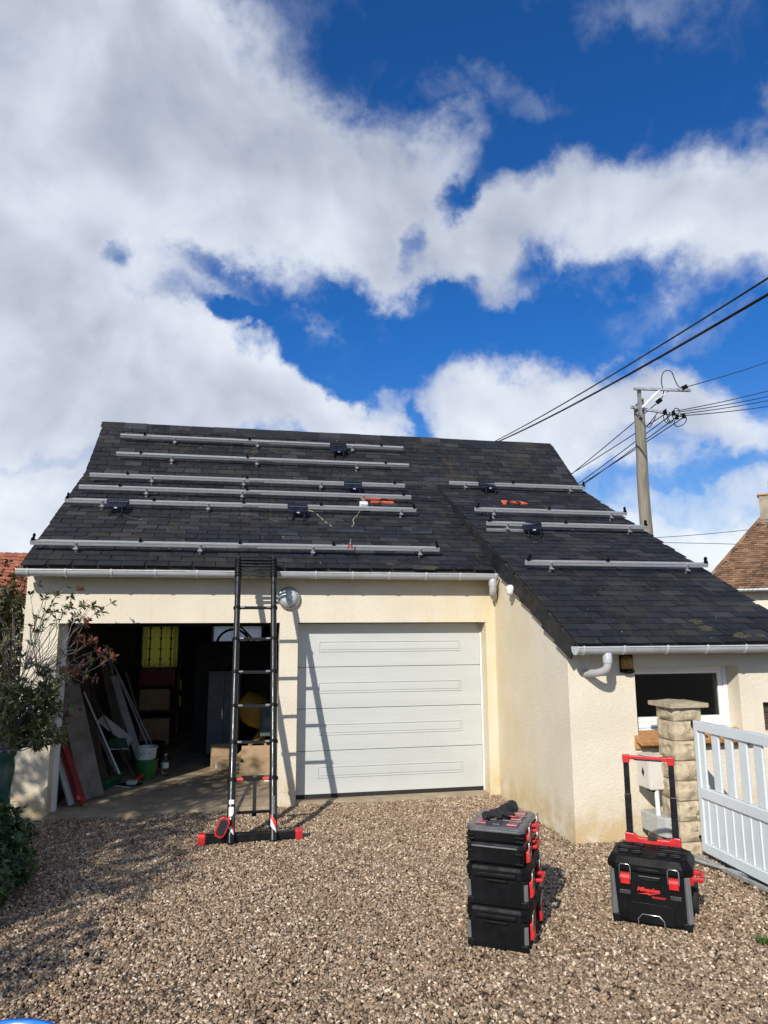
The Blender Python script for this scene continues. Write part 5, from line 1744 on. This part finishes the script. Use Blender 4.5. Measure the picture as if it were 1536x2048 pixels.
# cardboard boxes
def carton(label, c, rz, w, d, h, flaps):
    t = thing('cardboard_box', label, 'cardboard box', c, rz)
    th = .006
    b = MB(); b.box(-w / 2, w / 2, -d / 2, -d / 2 + th, 0, h); b.box(-w / 2, w / 2, d / 2 - th, d / 2, 0, h)
    b.box(-w / 2, -w / 2 + th, -d / 2 + th, d / 2 - th, 0, h); b.box(w / 2 - th, w / 2, -d / 2 + th, d / 2 - th, 0, h); b.box(-w / 2 + th, w / 2 - th, -d / 2 + th, d / 2 - th, 0, th)
    b.build('shell', M['card'], t)
    for (s, a) in flaps:
        f = MB()
        L_ = .17
        if s == 'f': f.box(-w / 2 + .004, w / 2 - .004, -L_, 0, -.005, 0); o = f.build('flap', M['card'], t); o.location = (0, -d / 2, h); o.rotation_euler = (R(a), 0, 0)
        if s == 'b': f.box(-w / 2 + .004, w / 2 - .004, 0, L_, -.005, 0); o = f.build('flap', M['card'], t); o.location = (0, d / 2, h); o.rotation_euler = (R(-a), 0, 0)
        if s == 'l': f.box(-L_, 0, -d / 2 + .004, d / 2 - .004, -.005, 0); o = f.build('flap', M['card'], t); o.location = (-w / 2, 0, h); o.rotation_euler = (0, R(-a), 0)
        if s == 'r': f.box(0, L_, -d / 2 + .004, d / 2 - .004, -.005, 0); o = f.build('flap', M['card'], t); o.location = (w / 2, 0, h); o.rotation_euler = (0, R(a), 0)
    return t


c1 = onZ(511, 1563, FZ)
t = carton('larger open cardboard box with a torn white label, seen between the ladder stiles', c1 + Vector((.0, .12, 0)), R(-3), .42, .36, .26, (('f', 68), ('b', -60), ('l', -30)))
MB().box(-.03, .02, -.184, -.1815, .03, .25).build('paper_label', M['white_paint'], t)
MB().box(.12, .20, -.184, -.1815, .01, .11).build('paper_label', M['white_paint'], t)
MB().box(-.17, -.05, -.1835, -.1815, .035, .06).build('red_print', M['red'], t)
c1 = onZ(445, 1540, FZ)
t = carton('smaller open cardboard box beyond the ladder\'s left stile', c1 + Vector((.05, .18, 0)), R(14), .40, .34, .15, (('f', 50), ('r', -40), ('b', -70)))
MB().box(-.198, -.14, -.173, -.1705, .03, .12).build('paper_label', M['white_paint'], t)

# ------------------------------------------------------------------ plants
def add_leaf(mb, p, d, up, L_, W_, fold=.25, droop=.15):
    d = d.normalized()
    s = d.cross(up)
    s = s.normalized() if s.length > 1e-4 else d.orthogonal().normalized()
    n = s.cross(d)
    m_ = p + d * L_ * .5 + n * (fold * W_ * -.3)
    tip = p + d * L_ - n * droop * L_
    o = len(mb.v)
    mb.v += [tuple(p), tuple(m_ + s * W_ / 2 + n * fold * W_ * .5), tuple(m_), tuple(m_ - s * W_ / 2 + n * fold * W_ * .5), tuple(tip)]
    mb.f += [(o, o + 1, o + 2), (o, o + 2, o + 3), (o + 1, o + 4, o + 2), (o + 2, o + 4, o + 3)]


def rvec(rnd, spread=1.0):
    return Vector((rnd.gauss(0, 1), rnd.gauss(0, 1), rnd.gauss(0, 1))).normalized() * spread


M['leaf_green'] = m_leaf('shrub_leaf', (.042, .060, .016), (.105, .130, .036), (.19, .195, .08))
M['leaf_dark'] = m_leaf('dark_shrub_leaf', (.020, .048, .016), (.048, .098, .032), (.100, .150, .058))
M['leaf_brown'] = m_leaf('withered_leaf', (.13, .042, .026), (.22, .085, .050), (.28, .16, .10))
M['leaf_hedge'] = m_leaf('hedge_leaf', (.034, .044, .013), (.085, .075, .026), (.14, .105, .045))
M['twig'] = basic('grey_twig', (.23, .20, .165), .85, var=.25, scale=12)
M['bark'] = basic('bark', (.13, .105, .08), .9, var=.3, scale=12, bump=.6, bscale=40)
M['teal'] = basic('teal_glaze', (.018, .085, .085), .16, var=.15, scale=5)


def whorl(mb, p, axis, rnd, n, L_, W_):
    """a tuft of leaves round the end of a twig"""
    axis = axis.normalized()
    for k in range(n):
        o = rvec(rnd)
        o = (o - axis * o.dot(axis)).normalized()
        dd = axis * rnd.uniform(.15, .9) + o
        add_leaf(mb, p - axis * rnd.uniform(0, .03), dd, axis, L_ * rnd.uniform(.7, 1.15), W_ * rnd.uniform(.8, 1.2))


def potted_shrub():
    rnd = random.Random(21)
    base = Vector((-3.08, -1.02, 0))
    pot = thing('plant_pot', 'glazed teal plant pot at the left corner of the garage', 'pot', base)
    MB().lathe([(.13, 0), (.15, .01), (.20, .22), (.255, .50), (.275, .72), (.265, .82), (.285, .845), (.287, .885), (.262, .89), (.240, .84), (.23, .76)], 40, cap0=True).build('shell', M['teal'], pot, smooth=45)
    MB().lathe([(.001, .80), (.236, .80)], 24).build('soil', M['earth'], pot)
    t = thing('potted_shrub', 'straggly shrub of grey twigs with green and withered brown leaf tufts', 'shrub', base + Vector((0, 0, .80)))
    stems, gl, bl = MB(), MB(), MB()
    # targets for the branch ends, spread fan-wise above the pot and to the right
    ends = []
    for (u, v, y, brown) in ((60, 1185, -.75, 0), (87, 1195, -.7, 0), (112, 1190, -.7, 0), (158, 1178, -.55, 1), (140, 1212, -.6, 0), (168, 1210, -.5, 0), (186, 1212, -.5, 0),
                             (205, 1222, -.45, 0), (95, 1222, -.8, 0), (88, 1240, -.8, 0), (60, 1250, -.9, 1), (75, 1262, -.9, 0), (150, 1230, -.6, 0), (170, 1245, -.6, 1), (172, 1285, -.5, 1),
                             (185, 1280, -.5, 1), (160, 1275, -.6, 1), (195, 1300, -.45, 1), (205, 1310, -.4, 1), (225, 1315, -.35, 1), (180, 1320, -.5, 1), (150, 1345, -.65, 1), (170, 1350, -.6, 1),
                             (135, 1340, -.7, 1), (30, 1225, -1.0, 0), (15, 1260, -1.1, 0), (5, 1300, -1.1, 0), (90, 1340, -.8, 0), (45, 1310, -1.0, 0), (20, 1345, -1.2, 1), (135, 1420, -.8, 1),
                             (110, 1380, -.85, 0), (95, 1390, -.9, 0), (80, 1375, -1.0, 0), (105, 1400, -.9, 0), (70, 1395, -1.0, 0)):
        ends.append((onY(u, v, y), brown))
    hub = base + Vector((.03, .02, .84))
    mids = [onY(u, v, y) for (u, v, y) in ((35, 1380, -1.0), (50, 1340, -.95), (20, 1360, -1.05), (75, 1350, -.9), (60, 1385, -1.0))]
    for mpt in mids:
        p1 = hub + Vector((rnd.uniform(-.05, .05), rnd.uniform(-.05, .05), .15))
        stems.tube(smooth_path([hub - Vector((0, 0, .05)), p1, mpt], 5), [.012 - .0006 * i for i in range(11)], 6)
    for (e, brown) in ends:
        mpt = min(mids, key=lambda q: (q - e).length + rnd.uniform(0, .25))
        d = e - mpt
        k1 = mpt + d * .4 + rvec(rnd, .07 * d.length + .01) + Vector((0, 0, -.04 * d.length))
        k2 = mpt + d * .75 + rvec(rnd, .05 * d.length + .01)
        pth = smooth_path([mpt, k1, k2, e], 4)
        stems.tube(pth, [.0046 - .00022 * i for i in range(len(pth))], 5)
        lf = bl if brown else gl
        whorl(lf, e, e - k2, rnd, rnd.randint(10, 16), .085, .028)
        for s_ in range(rnd.randint(1, 3)):      # side twigs
            q = pth[rnd.randint(5, len(pth) - 2)]
            e2 = q + (d.normalized() + rvec(rnd, .8)) * rnd.uniform(.06, .17)
            stems.tube([q, (q + e2) / 2 + rvec(rnd, .012), e2], [.0038, .0032, .0026], 4)
            if rnd.random() < .75: whorl(bl if (brown and rnd.random() < .8) else gl, e2, e2 - q, rnd, rnd.randint(5, 9), .070, .024)
    for i in range(26):                      # bare twigs
        mpt = rnd.choice(mids)
        e2 = mpt + Vector((rnd.uniform(-.45, .55), rnd.uniform(-.2, .3), rnd.uniform(.15, .75)))
        stems.tube(smooth_path([mpt, (mpt + e2) / 2 + rvec(rnd, .05), e2], 4), [.0036 - .0002 * k for k in range(9)], 4)
    # dense lower growth over the pot rim
    for i in range(330):
        u, v = rnd.gauss(58, 42), rnd.gauss(1435, 48)
        if v > 1495: continue
        if u > 140: continue
        e = onY(u, v, rnd.uniform(-1.3, -.75))
        a_ = (e - hub) + rvec(rnd, .25) + Vector((0, 0, .15))
        if rnd.random() < .5: stems.tube([hub + (e - hub) * .45, hub + (e - hub) * .7 + rvec(rnd, .03), e], [.006, .005, .003], 4)
        whorl(gl, e, a_, rnd, rnd.randint(8, 14), .090, .026)
    inv = -Vector(t.location)
    for mb in (stems, gl, bl): mb.v = [tuple(Vector(q) + inv) for q in mb.v]
    stems.build('stems', M['twig'], t, smooth=60)
    gl.build('green_leaves', M['leaf_green'], t)
    bl.build('withered_leaves', M['leaf_brown'], t)


potted_shrub()


def leafy_mass(name, label, cat, cells, n, mat, L_, W_, base, stem_mat='bark', seed=1, tuft=6, shell=.72, stems=8):
    """a shrub: leaf tufts through a set of overlapping lobes, with stems inside"""
    rnd = random.Random(seed)
    t = thing(name, label, cat, base)
    mb, st = MB(), MB()
    wts = [c[1][0] * c[1][1] * c[1][2] for c in cells]
    for i in range(n):
        c, r = rnd.choices(cells, wts)[0]
        o = rvec(rnd); rad = rnd.uniform(shell, 1.0) if rnd.random() < .8 else rnd.uniform(.2, 1)
        p = Vector((c[0] + o.x * r[0] * rad, c[1] + o.y * r[1] * rad, c[2] + o.z * r[2] * rad))
        p += rvec(rnd, .06 * min(r))
        if p.z < .02: continue
        whorl(mb, p, o + Vector((0, 0, .5)) + rvec(rnd, .5), rnd, tuft, L_, W_)
    for i in range(stems):
        c, r = rnd.choice(cells)
        b0 = Vector((base[0] + rnd.uniform(-.1, .1), base[1] + rnd.uniform(-.1, .1), 0))
        e = Vector(c) + Vector((rnd.uniform(-.5, .5) * r[0], rnd.uniform(-.5, .5) * r[1], rnd.uniform(-.2, .7) * r[2]))
        pth = smooth_path([b0, (b0 + e) / 2 + rvec(rnd, .08), e], 4)
        st.tube(pth, [.02 - .0018 * k for k in range(len(pth))], 6)
    inv = -Vector(base)
    for q in (mb, st): q.v = [tuple(Vector(a) + inv) for a in q.v]
    mb.build('foliage', M[mat], t)
    st.build('stems', M[stem_mat], t, smooth=60)
    return t


# dark low shrub at the left edge of the yard
leafy_mass('low_shrub', 'dark green low shrub at the left edge of the gravel', 'shrub',
           [((-2.74, -2.0, .30), (.42, .45, .34)), ((-2.56, -2.45, .22), (.36, .42, .26)), ((-2.86, -1.6, .24), (.34, .40, .24)), ((-2.9, -2.6, .36), (.5, .5, .40)), ((-2.66, -3.0, .30), (.44, .45, .36))],
           2300, 'leaf_dark', .062, .028, (-2.85, -2.3, 0), seed=4, tuft=7)
# tall hedge left of and behind the garage corner
leafy_mass('tall_hedge_shrub', 'tall brown-green shrub behind the left corner of the garage', 'shrub',
           [((-3.50, .55, 1.75), (.34, .45, .90)), ((-3.50, .35, 2.50), (.36, .40, .42)), ((-3.42, .25, 2.1), (.30, .35, .5)), ((-3.42, .1, 1.0), (.3, .4, .7)), ((-3.75, .9, 1.4), (.55, .7, 1.25)), ((-3.85, .6, 2.25), (.55, .6, .55)), ((-4.1, .2, 2.0), (.6, .6, .75)), ((-3.65, .3, .7), (.5, .5, .7)), ((-4.3, 1.2, 1.7), (.7, .8, 1.2))],
           4200, 'leaf_hedge', .075, .034, (-3.8, .7, 0), seed=9, tuft=6)


# garden trees standing outside the picture on the left: their shade falls on the gravel and into the open bay
def yard_tree(base, label, cells, dens, seed, hgt):
    rnd = random.Random(seed)
    base = Vector(base)
    t = thing('garden_tree', label, 'tree', base)
    tr_, lf = MB(), MB()
    tr_.tube(smooth_path([(0, 0, -.05), (.05, .03, hgt * .3), (.0, .1, hgt * .6), (.1, .15, hgt)], 5), [.11 - .005 * i for i in range(16)], 10)
    for (c, r) in cells:
        for k in range(5):
            b0 = Vector((.03, .08, min(c[2] - .5, hgt * .66) + rnd.uniform(-.5, .3)))
            e = Vector(c) + Vector((rnd.uniform(-.7, .7) * r[0], rnd.uniform(-.7, .7) * r[1], rnd.uniform(-.5, .7) * r[2]))
            pth = smooth_path([b0, (b0 + e) / 2 + rvec(rnd, .12), e], 4)
            tr_.tube(pth, [.035 - .003 * i for i in range(len(pth))], 6)
        for k in range(int(dens * r[0] * r[1] * r[2])):
            o = rvec(rnd) * rnd.uniform(.35, 1.0)
            whorl(lf, Vector((c[0] + o.x * r[0], c[1] + o.y * r[1], c[2] + o.z * r[2])), o + Vector((0, 0, .4)), rnd, 5, .085, .040)
    tr_.build('trunk', M['bark'], t, smooth=60)
    lf.build('crown', M['leaf_dark'], t)


yard_tree((-5.3, -5.2, 0), 'dense garden tree left of the yard, beyond the edge of the view',
          [((.15, .1, 4.3), (1.0, 1.1, .85)), ((-.5, .6, 3.4), (.9, .9, .8)), ((.55, -.45, 3.5), (.85, .9, .75)), ((.2, .5, 2.6), (.95, 1.0, .7)), ((-.2, -.6, 2.7), (.9, .85, .7)), ((.5, .2, 1.9), (.6, .75, .6))], 900, 17, 3.6)
yard_tree((-5.2, -7.5, 0), 'looser young tree left of the camera, beyond the edge of the view',
          [((.1, .0, 3.9), (.75, .8, .6)), ((-.3, .5, 3.2), (.7, .7, .6)), ((.45, -.4, 3.0), (.7, .7, .55)), ((.3, .35, 2.3), (.65, .7, .5)), ((-.1, -.5, 2.2), (.6, .6, .5))], 640, 23, 3.2)
# weeds
def tuft(label, u, v, n, s, seed):
    rnd = random.Random(seed)
    b = onZ(u, v, 0)
    t = thing('weed_tuft', label, 'weed', b)
    mb = MB()
    for i in range(n):
        a_ = rnd.uniform(0, 6.283)
        add_leaf(mb, Vector((rnd.gauss(0, s * .3), rnd.gauss(0, s * .3), 0)), Vector((math.cos(a_), math.sin(a_), rnd.uniform(.6, 1.8))), Vector((0, 0, 1)), rnd.uniform(.4, 1) * s, .010)
    mb.build('blades', M['leaf_weed'], t)


M['leaf_weed'] = m_leaf('weed_leaf', (.05, .09, .02), (.09, .14, .035))
tuft('small green weed at the right edge of the gravel', 1530, 1888, 60, .09, 3)
tuft('dry weeds in the corner where the lean-to wall meets the garage door', 1010, 1590, 40, .07, 5)

# blue tub at the bottom left
bt = onZ(22, 2060, .26)
t = thing('blue_tub', 'bright blue plastic tub in the bottom left corner', 'tub', (bt.x - .03, bt.y - .27, 0))
M['blue'] = basic('blue_plastic', (.012, .16, .62), .35, var=.08, scale=4)
MB().lathe([(.24, 0), (.25, .008), (.315, .25), (.335, .256), (.340, .266), (.335, .276), (.315, .28), (.303, .268), (.24, .02), (.001, .018)], 48, cap0=True).build('shell', M['blue'], t, smooth=45)

# ------------------------------------------------------------------ utility pole and lines
def utility_pole():
    D = 15.0
    top = far(1277, 806, D); base = Vector((far(1284, 1000, D).x + .02, far(1284, 1000, D).y, 0))
    ax = (top - base)
    t = thing('utility_pole', 'weathered wooden utility pole with two metal cross-arms behind the garage', 'utility pole', base)
    mb = MB()
    n = 14
    mb.tube([ax * (i / n) + Vector((.01 * math.sin(i), .01 * math.cos(i * 1.3), 0)) for i in range(n)] + [ax], [.143 - .045 * i / n for i in range(n + 1)], 18)
    # slanted top
    nv = 18
    for k in range(nv):
        x_, y_, z_ = mb.v[-nv + k]
        mb.v[-nv + k] = (x_, y_, z_ + (x_ - ax.x) * 1.1)
    mb.build('pole_shaft', M['pole_wood'], t, smooth=50)
    L0 = lambda u, v, dd=0: far(u, v, D + dd) - base
    # upper arm on its bracket, lower arm
    MB().bar(L0(1268, 777, -.3), L0(1381, 781, .2), .05, .05).build('cross_arm', M['galv'], t)
    MB().bar(L0(1278, 780, -.2), L0(1281, 835, -.2), .06, .05, up=(0, -1, 0)).build('arm_post', M['galv'], t)
    MB().bar(L0(1284, 815, -.2), L0(1319, 780, -.1), .03, .03).build('brace', M['galv'], t)
    MB().bar(L0(1303, 805, -.1), L0(1338, 782, .0), .012, .012).build('brace', M['galv'], t)
    MB().bar(L0(1262, 814, -.2), L0(1371, 832, .2), .045, .05).build('cross_arm', M['galv'], t)
    for (u, v) in ((1330, 825), (1347, 826), (1354, 834), (1367, 832)):
        c = L0(u, v, -.02)
        MB().lathe([(.015, -.05), (.04, -.04), (.025, -.015), (.042, 0), (.025, .02), (.035, .04), (.01, .05)], 12, c).build('insulator', M['black'], t, smooth=50)
    for (u0, v0, u1, v1) in ((1364, 777, 1375, 772), (1313, 806, 1323, 798)):
        MB().cyl(L0(u0, v0, 0), L0(u1, v1, 0), .045, n=8).build('cable_clamp', M['black'], t)
    for pts in ([(1323, 798), (1327, 785), (1323, 765), (1325, 748), (1333, 741), (1343, 744), (1350, 760), (1357, 773), (1366, 776)],
                [(1324, 826), (1332, 818), (1333, 828), (1340, 846), (1330, 843), (1326, 830)], [(1355, 833), (1348, 845), (1355, 853), (1368, 848), (1373, 838), (1369, 830)],
                [(1345, 826), (1350, 817), (1358, 819), (1357, 827)], [(1340, 824), (1334, 838), (1341, 846), (1347, 838), (1344, 830)], [(1317, 823), (1300, 845), (1294, 852), (1300, 853), (1312, 833)]):
        MB().tube(smooth_path([L0(u, v, 0) for (u, v) in pts], 5), .009, 6).build('jumper_wire', M['cable'], t, smooth=60)


utility_pole()


def wire(label, a, b, sag, r, n=26):
    P = []
    for i in range(n + 1):
        f = i / n
        q = a.lerp(b, f); q.z -= sag * 4 * f * (1 - f)
        P.append(q)
    mb = MB(); mb.tube(P, r, 6)
    return tag(mb.build('overhead_wire', M['cable'], smooth=60), label, 'wire', 'overhead lines')


# the two heavy cables that pass over the roof
wire('thicker twisted overhead cable crossing above the right roof', far(1700, 492, 9.0), far(985, 888, 24.0), .12, .020)
wire('thinner overhead cable running just above the twisted one', far(1700, 452, 9.6), far(985, 885, 24.0), .10, .014)
# lines on the pole
for i, (u0, v0, u1, v1, lab) in enumerate(((1372, 774, 1700, 655, 'single high line leaving the top cross-arm to the right'), (1352, 822, 1700, 728, 'uppermost of the four lines leaving the lower cross-arm to the right'),
                                           (1358, 824, 1700, 746, 'second of the four lines leaving the lower cross-arm to the right'), (1360, 828, 1700, 758, 'third of the four lines leaving the lower cross-arm to the right'),
                                           (1370, 831, 1700, 776, 'lowest of the four lines leaving the lower cross-arm to the right'))):
    wire(lab, far(u0, v0, 15), far(u1, v1, 26), .12, .010)
for i, (u0, v0, u1, v1, lab) in enumerate(((1314, 806, 1000, 1060, 'highest of the lines running left from the pole behind the roof'), (1330, 828, 1000, 1032, 'line running left from the pole, second in the bundle'),
                                           (1343, 829, 1000, 1076, 'line running left from the pole, third in the bundle'), (1352, 835, 1000, 1082, 'line running left from the pole, fourth in the bundle'),
                                           (1365, 836, 1000, 1068, 'lowest of the lines running left from the pole'))):
    wire(lab, far(u0, v0, 15), far(u1, v1, 24), .05, .010)
wire('faint far line just above the roof edge, ending at the brown-tiled roof', far(1250, 1078, 30), far(1600, 1046, 34), .1, .012)
wire('lower faint far line in front of the pale cloud at right', far(1250, 1085, 30), far(1600, 1094, 34), -.05, .012)


# ------------------------------------------------------------------ neighbouring houses
def tiles(mb, P0, ex, ey, nx, ny, th, rnd, taper=None):
    """overlapping small tiles on the parallelogram P0 + i*ex + j*ey; taper(j) trims the left end"""
    n = ex.cross(ey).normalized()
    for j in range(ny):
        i0 = taper(j) if taper else 0
        for i in range(nx):
            f = i + (.5 if j % 2 else 0)
            if f < i0: continue
            o = P0 + ex * f + ey * j + n * rnd.uniform(0, th * .6)
            a, b = ex * .97, ey * 1.35
            lo = n * th * 1.6
            mb.add([o + lo, o + a + lo, o + a + b, o + b, o + lo + n * th, o + a + lo + n * th, o + a + b + n * th, o + b + n * th], [(4, 5, 6, 7), (0, 1, 5, 4), (1, 2, 6, 5), (3, 0, 4, 7)])


def m_tile(name, cols):
    m, t_, N, L, b = nt(name)
    geo = N.new('ShaderNodeNewGeometry')
    rp = N.new('ShaderNodeValToRGB'); e = rp.color_ramp.elements
    e[0].color = (*cols[0], 1); e[1].color = (*cols[-1], 1)
    for k, c in enumerate(cols[1:-1]): x = e.new((k + 1) / (len(cols) - 1)); x.color = (*c, 1)
    L.new(geo.outputs['Random Per Island'], rp.inputs[0])
    c = mixrgb(N, L, mrange(N, L, nz(N, L, geo.outputs['Position'], .9, 6, .65), .45, .72, 0, .55), rp.outputs[0], (.07, .05, .035, 1))
    L.new(c, b.inputs['Base Color']); b.inputs['Roughness'].default_value = .9
    return m


M['tile_brown'] = m_tile('brown_tiles', [(.10, .055, .032), (.19, .10, .055), (.26, .145, .08), (.15, .085, .05), (.31, .19, .11)])
M['tile_orange'] = m_tile('orange_tiles', [(.30, .085, .045), (.40, .13, .07), (.34, .10, .055), (.45, .17, .09)])


def right_house():
    Dn = 26.0
    hip0 = far(1398, 1181, Dn)                    # low left corner of the roof, hidden by the garage
    hipt = far(1520, 1040, Dn + 2.6)              # where the hip meets the chimney
    t = thing('neighbour_house', 'neighbouring house at right with brown tiled roof and tall chimney', 'house', (hip0.x, hip0.y, 0))
    ex = Vector((math.cos(R(-41)), math.sin(R(-41)), 0))
    back = Vector((-ex.y, ex.x, 0))
    zc = hip0.z
    inv = -Vector((hip0.x, hip0.y, 0))
    dv = hipt - hip0
    shift, bk, up_ = dv.dot(ex), dv.dot(back), dv.z
    rise = back * bk + Vector((0, 0, up_))
    rnd = random.Random(8)
    ny = 34
    P0 = hip0 + inv
    mb = MB()
    tiles(mb, P0, ex * .17, rise / ny, 48, ny, .022, rnd, taper=lambda j: j * (shift / ny) / .17)
    tag(mb.build('roof_tiles', M['tile_brown'], t), kind='stuff')
    und = MB()
    T_ = hipt + inv
    dn = Vector((0, 0, -.02))
    und.add([P0 + dn, P0 + ex * 9 + dn, P0 + rise + ex * 9 + dn, T_ + dn, P0 + back * 7 + dn, P0 + back * 7 + ex * 9 + dn], [(0, 1, 2, 3), (0, 3, 4), (3, 2, 5, 4)])
    und.build('roof', M['tile_brown'], t)
    hp = MB()
    for k in range(16):
        a_, b_ = P0.lerp(T_, k / 16), P0.lerp(T_, (k + 1.1) / 16)
        hp.tube([a_ + Vector((0, 0, .015)), b_ + Vector((0, 0, .04))], [.07, .06], 8)
    hp.build('hip_tiles', M['tile_brown'], t, smooth=40)
    wl = MB()
    a_ = P0 + ex * .35 + back * .40; b_ = a_ + ex * 8.5; c_ = a_ + back * 6
    wl.add([(a_.x, a_.y, 0), (b_.x, b_.y, 0), (b_.x, b_.y, zc + .1), (a_.x, a_.y, zc + .1), (c_.x, c_.y, 0), (c_.x, c_.y, zc + .1)], [(0, 1, 2, 3), (4, 0, 3, 5)])
    wl.build('wall', M['stucco'], t)
    gt = MB(); gt.cyl(P0 - back * .05 + Vector((0, 0, -.03)), P0 + ex * 9 - back * .05 + Vector((0, 0, -.03)), .055, n=10)
    gt.build('gutter', M['galv'], t, smooth=50)
    c0, c1 = far(1522, 1046, Dn + 2.6) + inv, far(1520, 990, Dn + 2.6) + inv
    hw_ = .30
    cx_ = c0 + ex * hw_ + back * .2
    co = MB().obox((cx_.x, cx_.y, (c0.z + c1.z) / 2 - .3), (hw_ * 2, .55, c1.z - c0.z + .6), (0, 0, R(-41))).build('chimney', M['chimney'], t)
    MB().obox((cx_.x, cx_.y, c1.z + .02), (hw_ * 2 + .10, .65, .05), (0, 0, R(-41))).build('chimney_cap', M['terracotta'], co)
    MB().obox((cx_.x, cx_.y, c0.z), (hw_ * 2 + .12, .70, .10), (0, 0, R(-41))).build('flashing', M['galv'], co)
    MB().cyl((cx_.x + .05, cx_.y, c1.z), (cx_.x + .05, cx_.y, c1.z + .6), .02, n=6).build('aerial_mast', M['galv'], co)


M['chimney'] = basic('rendered_chimney', (.33, .27, .20), .9, var=.2, scale=3, bump=.4, bscale=20)
right_house()


def left_house():
    Dn = 24.0
    r0, r1 = far(-60, 1108, Dn + 2.5), far(95, 1112, Dn + 2.5)
    e0, e1 = far(-70, 1190, Dn), far(105, 1190, Dn)
    t = thing('red_roofed_house', 'orange-tiled roof of a far house behind the shrubs at left', 'house', (e0.x, e0.y, 0))
    inv = -Vector(t.location)
    rnd = random.Random(2)
    mb = MB()
    ex = (e1 - e0); nx = 16; ny = 12
    tiles(mb, e0 + inv, ex / nx, (r0 - e0) / ny, nx, ny, .02, rnd)
    tag(mb.build('roof_tiles', M['tile_orange'], t), kind='stuff')
    MB().add([e0 + inv - Vector((0, 0, .02)), e1 + inv - Vector((0, 0, .02)), r1 + inv - Vector((0, 0, .02)), r0 + inv - Vector((0, 0, .02)), r1 + inv + Vector((0, 5, -3)), r0 + inv + Vector((0, 5, -3))], [(0, 1, 2, 3), (3, 2, 4, 5)]).build('roof', M['tile_orange'], t)
    rg = MB()
    for k in range(9):
        rg.tube([r0.lerp(r1, k / 9) + inv, r0.lerp(r1, (k + .96) / 9) + inv], [.10, .075], 8)
    rg.build('ridge_tiles', M['tile_orange'], t, smooth=40)
    wl = MB(); a_, b_ = e0 + inv + Vector((.2, .3, 0)), e1 + inv + Vector((-.2, .3, 0))
    wl.add([(a_.x, a_.y, 0), (b_.x, b_.y, 0), (b_.x, b_.y, b_.z), (a_.x, a_.y, a_.z)], [(0, 1, 2, 3)])
    wl.build('wall', M['stucco'], t)


left_house()
bpy.context.view_layer.update()
